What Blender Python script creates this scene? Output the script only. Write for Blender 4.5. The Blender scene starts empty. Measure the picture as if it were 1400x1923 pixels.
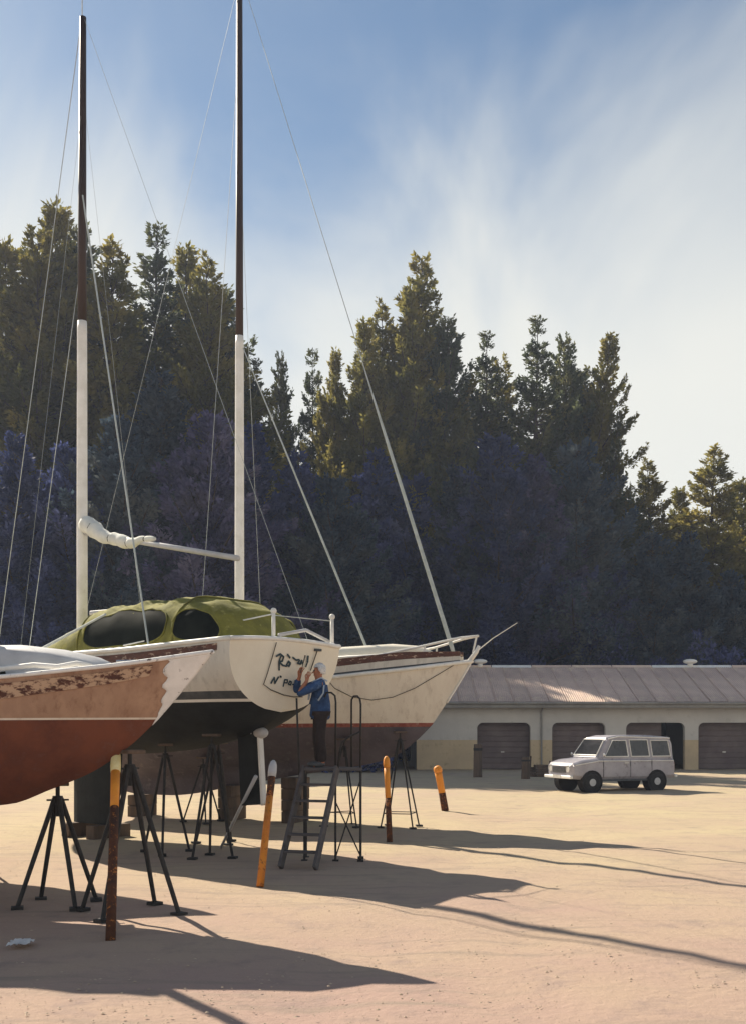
import bpy, bmesh, math, random
import numpy as np
from mathutils import Vector, Matrix

# ---------------------------------------------------------------- scene, camera, light
S = bpy.context.scene
COL = S.collection
EYE = 2.08
cam_d = bpy.data.cameras.new('camera')
cam = bpy.data.objects.new('camera', cam_d)
COL.objects.link(cam)
cam.location = (0, 0, EYE)
cam.rotation_euler = (math.radians(90), 0, 0)
cam_d.sensor_fit = 'VERTICAL'
cam_d.sensor_height = 36.0
cam_d.lens = 2000 / 1923 * 36.0
cam_d.shift_y = (1374 - 961.5) / 1923
cam_d.clip_end = 3000
S.camera = cam

SUN_DX, SUN_EL = 0.76, math.radians(38.2)
_h = Vector((-SUN_DX, 1.0, 0)).normalized()
SUN_DIR = Vector((_h.x * math.cos(SUN_EL), _h.y * math.cos(SUN_EL), math.sin(SUN_EL)))
sun_d = bpy.data.lights.new('sun', 'SUN')
sun_d.energy = 5.0
sun_d.angle = math.radians(0.55)
sun_d.color = (1.0, 0.89, 0.72)
sun = bpy.data.objects.new('sun', sun_d)
COL.objects.link(sun)
sun.rotation_euler = (-SUN_DIR).to_track_quat('-Z', 'Y').to_euler()

W = bpy.data.worlds.new('World')
S.world = W
W.use_nodes = True
nt = W.node_tree
nt.nodes.clear()
N = nt.nodes.new
L = nt.links.new
out = N('ShaderNodeOutputWorld')
bg = N('ShaderNodeBackground')
bg.inputs['Strength'].default_value = 0.05
sky = N('ShaderNodeTexSky')
sky.sky_type = 'NISHITA'
sky.sun_disc = False
sky.sun_elevation = SUN_EL
sky.sun_rotation = math.atan2(SUN_DIR.x, SUN_DIR.y)
sky.air_density = 1.0
sky.dust_density = 0.3
sky.ozone_density = 0.45
tc = N('ShaderNodeTexCoord')
mp = N('ShaderNodeMapping')
mp.inputs['Scale'].default_value = (2.3, 2.3, 1.15)
mp.inputs['Rotation'].default_value = (0.0, math.radians(14), 0.9)
mp.inputs['Location'].default_value = (3.4, 0.7, 1.2)
nz = N('ShaderNodeTexNoise')
nz.inputs['Scale'].default_value = 1.7
nz.inputs['Detail'].default_value = 5
nz.inputs['Roughness'].default_value = 0.5
nz.inputs['Distortion'].default_value = 0.6
sep = N('ShaderNodeSeparateXYZ')
low = N('ShaderNodeMapRange')           # thin cloud veil thickens towards the horizon
low.inputs['From Min'].default_value = 0.555
low.inputs['From Max'].default_value = 0.30
low.inputs['To Min'].default_value = -0.08
low.inputs['To Max'].default_value = 0.46
add = N('ShaderNodeMath'); add.operation = 'ADD'
cl = N('ShaderNodeMapRange'); cl.interpolation_type = 'SMOOTHSTEP'
cl.inputs['From Min'].default_value = 0.36
cl.inputs['From Max'].default_value = 0.92
cl.inputs['To Max'].default_value = 0.92
mix = N('ShaderNodeMix'); mix.data_type = 'RGBA'
mix.inputs['B'].default_value = (10.0, 9.9, 9.1, 1)
L(tc.outputs['Generated'], mp.inputs['Vector'])
L(mp.outputs['Vector'], nz.inputs['Vector'])
L(tc.outputs['Generated'], sep.inputs['Vector'])
L(sep.outputs['Z'], low.inputs['Value'])
L(nz.outputs['Fac'], add.inputs[0]); L(low.outputs['Result'], add.inputs[1])
L(add.outputs[0], cl.inputs['Value'])
L(cl.outputs['Result'], mix.inputs['Factor'])
hue = N('ShaderNodeMix'); hue.data_type = 'RGBA'; hue.blend_type = 'MULTIPLY'
hue.inputs['Factor'].default_value = 1.0
hue.inputs['B'].default_value = (0.97, 1.07, 1.08, 1)
L(sky.outputs['Color'], hue.inputs['A'])
L(hue.outputs['Result'], mix.inputs['A'])
L(mix.outputs['Result'], bg.inputs['Color'])
L(bg.outputs['Background'], out.inputs['Surface'])

S.view_settings.view_transform = 'Standard'
S.view_settings.look = 'None'
S.view_settings.gamma = 1.0
S.view_settings.exposure = 0.88
S.view_settings.use_curve_mapping = False

random.seed(7)
rng = np.random.default_rng(7)

# ---------------------------------------------------------------- helpers
def at(px, py, Y):
    """world point that stands at distance Y along the view in the direction of a picture point"""
    return Vector(((px - 700) / 2000 * Y, Y, EYE + (1374 - py) / 2000 * Y))

def gnd(px, py):
    Y = 2000 * EYE / (py - 1374)
    return Vector(((px - 700) / 2000 * Y, Y, 0))

def mat(name, c1, c2=None, scale=4.0, rough=0.7, bump=0.0, bscale=None, metal=0.0, spec=0.3, detail=6,
        stretch=(1, 1, 1), c3=None, s3=30.0, lo=0.38, hi=0.62, rnd=0.0, t3=(0.58, 0.68)):
    m = bpy.data.materials.new(name)
    m.use_nodes = True
    t = m.node_tree
    p = t.nodes['Principled BSDF']
    p.inputs['Roughness'].default_value = rough
    p.inputs['Metallic'].default_value = metal
    p.inputs['Specular IOR Level'].default_value = spec
    tcn = t.nodes.new('ShaderNodeTexCoord')
    mpn = t.nodes.new('ShaderNodeMapping')
    mpn.inputs['Scale'].default_value = stretch
    t.links.new(tcn.outputs['Object'], mpn.inputs['Vector'])
    vec = mpn.outputs['Vector']
    col = None
    if c2 is None:
        c2 = tuple(x * 0.8 for x in c1)
    n = t.nodes.new('ShaderNodeTexNoise')
    n.inputs['Scale'].default_value = scale
    n.inputs['Detail'].default_value = detail
    n.inputs['Roughness'].default_value = 0.62
    t.links.new(vec, n.inputs['Vector'])
    mr = t.nodes.new('ShaderNodeMapRange')
    mr.inputs['From Min'].default_value = lo
    mr.inputs['From Max'].default_value = hi
    t.links.new(n.outputs['Fac'], mr.inputs['Value'])
    mx = t.nodes.new('ShaderNodeMix'); mx.data_type = 'RGBA'
    mx.inputs['A'].default_value = (*c1, 1)
    mx.inputs['B'].default_value = (*c2, 1)
    t.links.new(mr.outputs['Result'], mx.inputs['Factor'])
    col = mx.outputs['Result']
    if c3 is not None:
        n3 = t.nodes.new('ShaderNodeTexNoise')
        n3.inputs['Scale'].default_value = s3
        n3.inputs['Detail'].default_value = 8
        n3.inputs['Roughness'].default_value = 0.7
        t.links.new(vec, n3.inputs['Vector'])
        m3 = t.nodes.new('ShaderNodeMapRange')
        m3.inputs['From Min'].default_value = t3[0]
        m3.inputs['From Max'].default_value = t3[1]
        t.links.new(n3.outputs['Fac'], m3.inputs['Value'])
        x3 = t.nodes.new('ShaderNodeMix'); x3.data_type = 'RGBA'
        x3.inputs['B'].default_value = (*c3, 1)
        t.links.new(m3.outputs['Result'], x3.inputs['Factor'])
        t.links.new(col, x3.inputs['A'])
        col = x3.outputs['Result']
    if rnd > 0:
        oi = t.nodes.new('ShaderNodeObjectInfo')
        hs = t.nodes.new('ShaderNodeHueSaturation')
        m4 = t.nodes.new('ShaderNodeMapRange')
        m4.inputs['To Min'].default_value = 1 - rnd
        m4.inputs['To Max'].default_value = 1 + rnd
        t.links.new(oi.outputs['Random'], m4.inputs['Value'])
        t.links.new(m4.outputs['Result'], hs.inputs['Value'])
        t.links.new(col, hs.inputs['Color'])
        col = hs.outputs['Color']
    t.links.new(col, p.inputs['Base Color'])
    if bump > 0:
        b = t.nodes.new('ShaderNodeBump')
        b.inputs['Strength'].default_value = bump
        b.inputs['Distance'].default_value = 0.02
        nb = t.nodes.new('ShaderNodeTexNoise')
        nb.inputs['Scale'].default_value = bscale or scale * 6
        nb.inputs['Detail'].default_value = 8
        nb.inputs['Roughness'].default_value = 0.65
        t.links.new(vec, nb.inputs['Vector'])
        t.links.new(nb.outputs['Fac'], b.inputs['Height'])
        t.links.new(b.outputs['Normal'], p.inputs['Normal'])
    return m

def leaf_mat(name, c1, c2, c3, trans=0.35):
    m = bpy.data.materials.new(name)
    m.use_nodes = True
    t = m.node_tree
    p = t.nodes['Principled BSDF']
    p.inputs['Roughness'].default_value = 0.75
    p.inputs['Specular IOR Level'].default_value = 0.12
    tcn = t.nodes.new('ShaderNodeTexCoord')
    n = t.nodes.new('ShaderNodeTexNoise')
    n.inputs['Scale'].default_value = 0.55
    n.inputs['Detail'].default_value = 5
    t.links.new(tcn.outputs['Object'], n.inputs['Vector'])
    r = t.nodes.new('ShaderNodeValToRGB')
    r.color_ramp.elements[0].position = 0.36
    r.color_ramp.elements[0].color = (*c1, 1)
    r.color_ramp.elements[1].position = 0.66
    r.color_ramp.elements[1].color = (*c3, 1)
    e = r.color_ramp.elements.new(0.5); e.color = (*c2, 1)
    t.links.new(n.outputs['Fac'], r.inputs['Fac'])
    oi = t.nodes.new('ShaderNodeObjectInfo')
    hs = t.nodes.new('ShaderNodeHueSaturation')
    m4 = t.nodes.new('ShaderNodeMapRange')
    m4.inputs['To Min'].default_value = 0.75
    m4.inputs['To Max'].default_value = 1.25
    t.links.new(oi.outputs['Random'], m4.inputs['Value'])
    t.links.new(m4.outputs['Result'], hs.inputs['Value'])
    t.links.new(r.outputs['Color'], hs.inputs['Color'])
    t.links.new(hs.outputs['Color'], p.inputs['Base Color'])
    tr = t.nodes.new('ShaderNodeBsdfTranslucent')
    t.links.new(hs.outputs['Color'], tr.inputs['Color'])
    ms = t.nodes.new('ShaderNodeMixShader')
    ms.inputs['Fac'].default_value = trans
    t.links.new(p.outputs['BSDF'], ms.inputs[1])
    t.links.new(tr.outputs['BSDF'], ms.inputs[2])
    t.links.new(ms.outputs['Shader'], t.nodes['Material Output'].inputs['Surface'])
    return m

class MB:
    def __init__(self):
        self.v, self.f = [], []
    def add(self, vs, fs):
        o = len(self.v)
        self.v += [tuple(x) for x in vs]
        self.f += [tuple(i + o for i in f) for f in fs]
        return self
    def box(self, x0, x1, y0, y1, z0, z1, M=None):
        vs = [Vector((x, y, z)) for x in (x0, x1) for y in (y0, y1) for z in (z0, z1)]
        if M is not None:
            vs = [M @ v for v in vs]
        return self.add(vs, [(0, 1, 3, 2), (4, 6, 7, 5), (0, 4, 5, 1), (2, 3, 7, 6), (0, 2, 6, 4), (1, 5, 7, 3)])
    def tube(self, pts, r, n=8, cap=True):
        pts = [Vector(p) for p in pts]
        m = len(pts)
        rr = r if isinstance(r, (list, tuple)) else [r] * m
        rings = []
        prev = None
        for i in range(m):
            d = (pts[min(i + 1, m - 1)] - pts[max(i - 1, 0)])
            if d.length < 1e-9:
                d = Vector((0, 0, 1))
            d.normalize()
            if prev is None:
                a = Vector((0, 0, 1)) if abs(d.z) < 0.9 else Vector((1, 0, 0))
                u = d.cross(a).normalized()
            else:
                u = (prev - d * prev.dot(d))
                u = u.normalized() if u.length > 1e-6 else d.orthogonal().normalized()
            prev = u
            w = d.cross(u)
            rings.append([pts[i] + (u * math.cos(k * 2 * math.pi / n) + w * math.sin(k * 2 * math.pi / n)) * rr[i] for k in range(n)])
        vs = [p for q in rings for p in q]
        fs = []
        for i in range(m - 1):
            for k in range(n):
                k2 = (k + 1) % n
                fs.append((i * n + k, i * n + k2, (i + 1) * n + k2, (i + 1) * n + k))
        if cap:
            fs.append(tuple(range(n))[::-1])
            fs.append(tuple((m - 1) * n + k for k in range(n)))
        return self.add(vs, fs)
    def ball(self, c, r, nu=10, nv=7, sc=(1, 1, 1)):
        c = Vector(c)
        vs, fs = [], []
        for j in range(nv + 1):
            th = math.pi * j / nv
            for i in range(nu):
                ph = 2 * math.pi * i / nu
                vs.append(c + Vector((math.sin(th) * math.cos(ph) * r * sc[0], math.sin(th) * math.sin(ph) * r * sc[1], math.cos(th) * r * sc[2])))
        for j in range(nv):
            for i in range(nu):
                i2 = (i + 1) % nu
                fs.append((j * nu + i, (j + 1) * nu + i, (j + 1) * nu + i2, j * nu + i2))
        return self.add(vs, fs)
    def prism(self, poly, y0, y1, axis='y'):
        n = len(poly)
        if axis == 'y':
            vs = [(p[0], y0, p[1]) for p in poly] + [(p[0], y1, p[1]) for p in poly]
        elif axis == 'x':
            vs = [(y0, p[0], p[1]) for p in poly] + [(y1, p[0], p[1]) for p in poly]
        else:
            vs = [(p[0], p[1], y0) for p in poly] + [(p[0], p[1], y1) for p in poly]
        fs = [tuple(range(n)), tuple(range(2 * n - 1, n - 1, -1))]
        for i in range(n):
            j = (i + 1) % n
            fs.append((i, i + n, j + n, j))
        return self.add(vs, fs)
    def build(self, name, m, parent=None, smooth=False, bevel=0.0, recalc=True, merge=False):
        me = bpy.data.meshes.new(name)
        me.from_pydata(self.v, [], self.f)
        if recalc or merge:
            b = bmesh.new(); b.from_mesh(me)
            if merge:
                bmesh.ops.remove_doubles(b, verts=b.verts, dist=1e-4)
            if recalc:
                bmesh.ops.recalc_face_normals(b, faces=b.faces)
            if bevel > 0:
                bmesh.ops.bevel(b, geom=list(b.edges), offset=bevel, segments=1, profile=0.5, affect='EDGES')
            b.to_mesh(me); b.free()
        if smooth:
            me.polygons.foreach_set('use_smooth', [True] * len(me.polygons))
        me.materials.append(m)
        return link(name, me, parent)

def link(name, me, parent=None):
    o = bpy.data.objects.new(name, me)
    COL.objects.link(o)
    if parent is not None:
        o.parent = parent
    return o

def tag(o, label, cat, group=None, kind=None):
    if label: o['label'] = label
    if cat: o['category'] = cat
    if group: o['group'] = group
    if kind: o['kind'] = kind
    return o

def empty(name, loc, rz=0.0):
    o = bpy.data.objects.new(name, None)
    o.empty_display_size = 0.3
    COL.objects.link(o)
    o.location = loc
    o.rotation_euler = (0, 0, rz)
    return o

def toloc(root_loc, rz, p):
    """world point -> local frame of a root at root_loc turned by rz"""
    return Matrix.Rotation(-rz, 4, 'Z') @ (Vector(p) - Vector(root_loc))

def curve(pts):
    """smooth monotone interpolation through (x, y) pairs"""
    xs = [p[0] for p in pts]; ys = [p[1] for p in pts]
    n = len(xs)
    d = [(ys[i + 1] - ys[i]) / (xs[i + 1] - xs[i]) for i in range(n - 1)]
    m = [d[0]] + [0 if d[i - 1] * d[i] <= 0 else 2 * d[i - 1] * d[i] / (d[i - 1] + d[i]) for i in range(1, n - 1)] + [d[-1]]
    def f(x):
        if x <= xs[0]: return ys[0]
        if x >= xs[-1]: return ys[-1]
        i = 0
        while x > xs[i + 1]: i += 1
        h = xs[i + 1] - xs[i]; t = (x - xs[i]) / h
        return ((1 + 2 * t) * (1 - t) ** 2 * ys[i] + t * (1 - t) ** 2 * h * m[i] + t * t * (3 - 2 * t) * ys[i + 1] + t * t * (t - 1) * h * m[i + 1])
    return f

# ---------------------------------------------------------------- materials
M = {}
M['ground'] = mat('sandy_ground', (0.385, 0.312, 0.218), (0.350, 0.262, 0.212), scale=0.22, rough=0.95, bump=0.9, bscale=9, spec=0.1,
                  c3=(0.275, 0.225, 0.182), s3=1.6, lo=0.35, hi=0.65, t3=(0.52, 0.72))
M['stone'] = mat('pebble', (0.50, 0.40, 0.29), (0.38, 0.29, 0.21), scale=3, rough=0.9)
M['tan_paint'] = mat('tan_topside_paint', (0.43, 0.275, 0.185), (0.35, 0.215, 0.145), scale=2.2, rough=0.55, bump=0.12, bscale=30,
                     c3=(0.25, 0.14, 0.09), s3=4, stretch=(2.2, 2.2, 0.7), t3=(0.50, 0.72))
M['red_bottom'] = mat('red_antifouling', (0.185, 0.062, 0.033), (0.120, 0.040, 0.024), scale=2.5, rough=0.85, bump=0.3, bscale=25,
                      c3=(0.185, 0.085, 0.06), s3=5, t3=(0.54, 0.74))
M['white'] = mat('weathered_white_paint', (0.80, 0.79, 0.76), (0.68, 0.67, 0.63), scale=3, rough=0.5, bump=0.08, bscale=30,
                 c3=(0.5, 0.47, 0.42), s3=11, t3=(0.62, 0.75))
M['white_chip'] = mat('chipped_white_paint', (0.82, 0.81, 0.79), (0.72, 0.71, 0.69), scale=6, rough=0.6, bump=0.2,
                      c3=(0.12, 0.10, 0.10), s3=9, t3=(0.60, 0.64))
M['brown_rub'] = mat('worn_brown_varnish', (0.115, 0.042, 0.028), (0.065, 0.028, 0.022), scale=5, rough=0.6, bump=0.3,
                     c3=(0.50, 0.38, 0.28), s3=7, stretch=(1, 1, 3), t3=(0.56, 0.62))
M['brown_chip'] = mat('flaking_brown_varnish', (0.115, 0.045, 0.030), (0.07, 0.03, 0.024), scale=5, rough=0.7, bump=0.3,
                      c3=(0.50, 0.35, 0.24), s3=8, stretch=(1, 1, 2), t3=(0.46, 0.54))
M['cream'] = mat('cream_gelcoat', (0.78, 0.73, 0.61), (0.72, 0.66, 0.54), scale=1.4, rough=0.42, bump=0.05, bscale=20,
                 c3=(0.60, 0.54, 0.44), s3=4, t3=(0.62, 0.8))
M['cream_c'] = mat('cream_hull_paint', (0.76, 0.70, 0.60), (0.68, 0.61, 0.52), scale=1.0, rough=0.5, bump=0.06, bscale=20,
                   c3=(0.50, 0.43, 0.36), s3=3, stretch=(2, 2, 0.5), t3=(0.52, 0.76))
M['grey_top'] = mat('grey_cream_topside', (0.60, 0.57, 0.51), (0.52, 0.49, 0.44), scale=1.5, rough=0.45, bump=0.05,
                    c3=(0.36, 0.34, 0.30), s3=4, stretch=(2, 2, 0.5), t3=(0.52, 0.75))
M['black_bottom'] = mat('black_antifouling', (0.008, 0.010, 0.011), (0.014, 0.017, 0.017), scale=3, rough=0.8, bump=0.3, bscale=30)
M['grey_bottom'] = mat('grey_antifouling', (0.125, 0.105, 0.118), (0.085, 0.070, 0.082), scale=2, rough=0.85, bump=0.25, bscale=25,
                       c3=(0.20, 0.18, 0.18), s3=4, t3=(0.54, 0.75))
M['boot_dark'] = mat('dark_boot_top', (0.045, 0.052, 0.060), (0.08, 0.085, 0.09), scale=6, rough=0.6)
M['boot_red'] = mat('red_boot_top', (0.22, 0.05, 0.035), (0.30, 0.11, 0.08), scale=9, rough=0.7,
                    c3=(0.55, 0.42, 0.36), s3=10, t3=(0.6, 0.66))
M['canvas'] = mat('olive_canvas', (0.215, 0.20, 0.038), (0.13, 0.125, 0.028), scale=3, rough=0.9, bump=0.5, bscale=12,
                  c3=(0.30, 0.27, 0.07), s3=7)
M['vinyl'] = mat('dark_vinyl_window', (0.007, 0.009, 0.008), (0.016, 0.019, 0.016), scale=3, rough=0.85, spec=0.05)
M['alloy'] = mat('grey_alloy', (0.50, 0.50, 0.51), (0.42, 0.42, 0.43), scale=4, rough=0.5, bump=0.05, spec=0.4)
M['spar'] = mat('dark_silhouette_spar', (0.050, 0.030, 0.024), (0.032, 0.021, 0.019), scale=4, rough=0.5, stretch=(1, 1, 0.15))  # upper masts coloured dark as silhouettes against the sky
M['sail'] = mat('pale_sailcloth', (0.72, 0.72, 0.66), (0.60, 0.61, 0.57), scale=4, rough=0.85, bump=0.5, bscale=10)
M['wire'] = mat('pale_rigging', (0.46, 0.50, 0.49), (0.36, 0.40, 0.39), scale=6, rough=0.6)
M['rope'] = mat('dark_rope', (0.05, 0.045, 0.04), (0.09, 0.08, 0.06), scale=30, rough=0.9)
M['stand'] = mat('black_stand_steel', (0.018, 0.019, 0.020), (0.035, 0.032, 0.030), scale=10, rough=0.7, bump=0.2,
                 c3=(0.09, 0.045, 0.025), s3=14, t3=(0.62, 0.72))
M['orange'] = mat('rusty_orange_paint', (0.62, 0.235, 0.03), (0.50, 0.16, 0.025), scale=5, rough=0.75, bump=0.4, bscale=30,
                  c3=(0.10, 0.04, 0.02), s3=16, t3=(0.55, 0.66))
M['rust'] = mat('dark_rust', (0.10, 0.036, 0.016), (0.055, 0.025, 0.016), scale=9, rough=0.9, bump=0.6, bscale=40,
                c3=(0.50, 0.17, 0.035), s3=17, t3=(0.56, 0.64))
M['orange_bright'] = mat('bright_orange_paint', (0.75, 0.30, 0.035), (0.66, 0.24, 0.03), scale=5, rough=0.6, bump=0.2)
M['pad'] = mat('cream_pad', (0.74, 0.66, 0.36), (0.66, 0.55, 0.25), scale=8, rough=0.7)
M['text'] = mat('dark_teal_lettering', (0.012, 0.035, 0.045), (0.02, 0.04, 0.05), scale=8, rough=0.6)
M['timber'] = mat('old_timber', (0.13, 0.09, 0.065), (0.075, 0.055, 0.042), scale=4, rough=0.9, bump=0.5, stretch=(1, 1, 0.2))
M['wall'] = mat('grey_render', (0.56, 0.53, 0.49), (0.48, 0.455, 0.425), scale=0.5, rough=0.9, bump=0.2, bscale=8,
                c3=(0.38, 0.355, 0.315), s3=1.6, t3=(0.56, 0.76))
M['bounce_band'] = mat('ochre_bounce_render', (0.56, 0.44, 0.285), (0.48, 0.375, 0.25), scale=0.8, rough=0.9, bump=0.2, bscale=8,  # warm ground bounce put into the colour of the lower wall
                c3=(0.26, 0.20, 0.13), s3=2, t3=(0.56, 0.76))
M['roof'] = mat('faded_red_iron', (0.72, 0.55, 0.45), (0.55, 0.41, 0.35), scale=0.6, rough=0.75, bump=0.2, bscale=8,
                c3=(0.74, 0.60, 0.45), s3=0.5, stretch=(1, 0.6, 1), rnd=0.08, t3=(0.5, 0.6))
M['fascia'] = mat('grey_fascia', (0.28, 0.27, 0.25), (0.22, 0.21, 0.20), scale=1.5, rough=0.8)
M['soffit'] = mat('dark_soffit', (0.045, 0.042, 0.045), (0.06, 0.055, 0.055), scale=2, rough=0.9)
M['door'] = mat('brown_grey_door', (0.165, 0.13, 0.125), (0.13, 0.10, 0.10), scale=1.2, rough=0.8, bump=0.1, rnd=0.08)
M['dark'] = mat('dark_interior', (0.012, 0.011, 0.012), (0.02, 0.018, 0.018), scale=2, rough=0.9)
M['van'] = mat('faded_lilac_paint', (0.36, 0.34, 0.375), (0.28, 0.265, 0.295), scale=2.0, rough=0.42, spec=0.45, bump=0.03,
               c3=(0.11, 0.085, 0.08), s3=5, t3=(0.58, 0.72))
M['glass'] = mat('car_glass', (0.012, 0.014, 0.018), (0.03, 0.03, 0.035), scale=3, rough=0.08, spec=0.6)
M['tyre'] = mat('tyre_rubber', (0.016, 0.016, 0.017), (0.03, 0.029, 0.028), scale=12, rough=0.9)
M['chrome'] = mat('dull_chrome', (0.62, 0.61, 0.60), (0.5, 0.49, 0.48), scale=8, rough=0.28, metal=0.8)
M['lamp'] = mat('lamp_glass', (0.62, 0.60, 0.56), (0.5, 0.48, 0.44), scale=8, rough=0.15, spec=0.6)
M['plank'] = mat('weathered_step', (0.115, 0.105, 0.105), (0.075, 0.068, 0.070), scale=6, rough=0.9, bump=0.4, stretch=(0.3, 1, 1))
M['jacket'] = mat('blue_work_jacket', (0.030, 0.075, 0.19), (0.020, 0.045, 0.115), scale=9, rough=0.9, bump=0.6, bscale=14,
                  c3=(0.085, 0.15, 0.27), s3=7, t3=(0.55, 0.68))
M['strap'] = mat('pale_blue_strap', (0.42, 0.50, 0.60), (0.34, 0.42, 0.52), scale=20, rough=0.9)
M['trousers'] = mat('dark_trousers', (0.022, 0.017, 0.018), (0.035, 0.027, 0.026), scale=9, rough=0.95, bump=0.4, bscale=16)
M['skin'] = mat('weathered_skin', (0.40, 0.17, 0.095), (0.34, 0.135, 0.075), scale=20, rough=0.6)
M['hair'] = mat('white_hair', (0.72, 0.72, 0.71), (0.50, 0.50, 0.50), scale=30, rough=0.8, bump=0.5, bscale=60)
M['eye'] = mat('dark_eye', (0.02, 0.015, 0.012), rough=0.3)
M['bark'] = mat('conifer_bark', (0.085, 0.062, 0.048), (0.050, 0.038, 0.032), scale=3, rough=0.95, bump=0.8, stretch=(1, 1, 0.25))
M['leaf_olive'] = leaf_mat('olive_needles', (0.095, 0.098, 0.028), (0.170, 0.152, 0.040), (0.270, 0.225, 0.060), 0.55)
M['leaf_green'] = leaf_mat('dark_green_needles', (0.052, 0.070, 0.048), (0.092, 0.108, 0.055), (0.170, 0.160, 0.065), 0.50)
M['leaf_shade_blue'] = leaf_mat('shade_blue_needles', (0.040, 0.056, 0.150), (0.070, 0.090, 0.220), (0.140, 0.155, 0.290), 0.35)  # blue of sky-lit shade put into the needles of the lower trees
M['leaf_shade_violet'] = leaf_mat('shade_violet_needles', (0.065, 0.065, 0.145), (0.105, 0.100, 0.200), (0.190, 0.175, 0.250), 0.35)  # violet shade of the lower trees, put into the needle colour
M['leaf_shade_teal'] = leaf_mat('shade_teal_needles', (0.030, 0.052, 0.085), (0.054, 0.082, 0.110), (0.110, 0.125, 0.125), 0.35)  # teal variant of the same painted shade

# ---------------------------------------------------------------- the ground
def ground():
    xs = np.concatenate([[-320, -200, -120, -70], np.linspace(-45, 45, 181), [70, 120, 200, 320]])
    ys = np.concatenate([[-60, -30, -15], np.linspace(-5, 75, 161), [90, 120, 180, 260, 420]])
    X, Y = np.meshgrid(xs, ys)
    Z = 0.020 * np.sin(X * 1.1 + 0.6 * np.sin(Y * 0.7)) * np.sin(Y * 0.9 + 1.3) + 0.010 * np.sin(X * 3.1 + Y * 1.7) + 0.006 * np.sin(X * 5.3 - Y * 4.1 + 2)
    # two shallow wheel ruts across the yard
    for off in (-0.75, 0.75):
        c = 1.0 + off + (Y - 12) * 0.22
        Z -= 0.045 * np.exp(-((X - c) / 0.20) ** 2)
    Z = np.where((np.abs(X) > 45) | (Y > 75) | (Y < -5), 0, Z) - 0.02
    vs = np.stack([X, Y, Z], -1).reshape(-1, 3)
    nx = len(xs); ny = len(ys)
    i, j = np.meshgrid(np.arange(nx - 1), np.arange(ny - 1))
    a = (j * nx + i).ravel()
    fs = np.stack([a, a + 1, a + nx + 1, a + nx], -1)
    me = bpy.data.meshes.new('ground')
    me.from_pydata(vs.tolist(), [], fs.tolist())
    me.polygons.foreach_set('use_smooth', [True] * len(me.polygons))
    me.materials.append(M['ground'])
    o = link('ground', me)
    tag(o, 'sandy ochre hardstanding of the boatyard', 'ground', kind='structure')
def soil():
    t = M['ground'].node_tree
    p = t.nodes['Principled BSDF']
    src = p.inputs['Base Color'].links[0].from_socket
    tcn = t.nodes.new('ShaderNodeTexCoord')
    sp = t.nodes.new('ShaderNodeSeparateXYZ')
    t.links.new(tcn.outputs['Object'], sp.inputs['Vector'])
    nn = t.nodes.new('ShaderNodeTexNoise'); nn.inputs['Scale'].default_value = 0.25; nn.inputs['Detail'].default_value = 6
    t.links.new(tcn.outputs['Object'], nn.inputs['Vector'])
    ad = t.nodes.new('ShaderNodeMath'); ad.operation = 'MULTIPLY_ADD'; ad.inputs[1].default_value = 14.0
    t.links.new(nn.outputs['Fac'], ad.inputs[0]); t.links.new(sp.outputs['Y'], ad.inputs[2])
    mr = t.nodes.new('ShaderNodeMapRange'); mr.inputs['From Min'].default_value = 15; mr.inputs['From Max'].default_value = 30
    t.links.new(ad.outputs[0], mr.inputs['Value'])
    tint = t.nodes.new('ShaderNodeMix'); tint.data_type = 'RGBA'
    tint.inputs['A'].default_value = (0.98, 0.90, 0.98, 1); tint.inputs['B'].default_value = (1.15, 1.17, 1.08, 1)
    t.links.new(mr.outputs['Result'], tint.inputs['Factor'])
    mu = t.nodes.new('ShaderNodeMix'); mu.data_type = 'RGBA'; mu.blend_type = 'MULTIPLY'; mu.inputs['Factor'].default_value = 1
    t.links.new(src, mu.inputs['A']); t.links.new(tint.outputs['Result'], mu.inputs['B'])
    # dried tyre and drag marks
    mpn = t.nodes.new('ShaderNodeMapping'); mpn.inputs['Rotation'].default_value = (0, 0, math.radians(-24)); mpn.inputs['Scale'].default_value = (0.16, 2.2, 1)
    t.links.new(tcn.outputs['Object'], mpn.inputs['Vector'])
    n2 = t.nodes.new('ShaderNodeTexNoise'); n2.inputs['Scale'].default_value = 1.6; n2.inputs['Detail'].default_value = 7; n2.inputs['Roughness'].default_value = 0.7
    t.links.new(mpn.outputs['Vector'], n2.inputs['Vector'])
    m2 = t.nodes.new('ShaderNodeMapRange'); m2.inputs['From Min'].default_value = 0.54; m2.inputs['From Max'].default_value = 0.70; m2.inputs['To Max'].default_value = 0.85
    t.links.new(n2.outputs['Fac'], m2.inputs['Value'])
    mk = t.nodes.new('ShaderNodeMix'); mk.data_type = 'RGBA'; mk.inputs['B'].default_value = (0.26, 0.21, 0.17, 1)
    t.links.new(m2.outputs['Result'], mk.inputs['Factor']); t.links.new(mu.outputs['Result'], mk.inputs['A'])
    t.links.new(mk.outputs['Result'], p.inputs['Base Color'])
soil()
ground()

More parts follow.
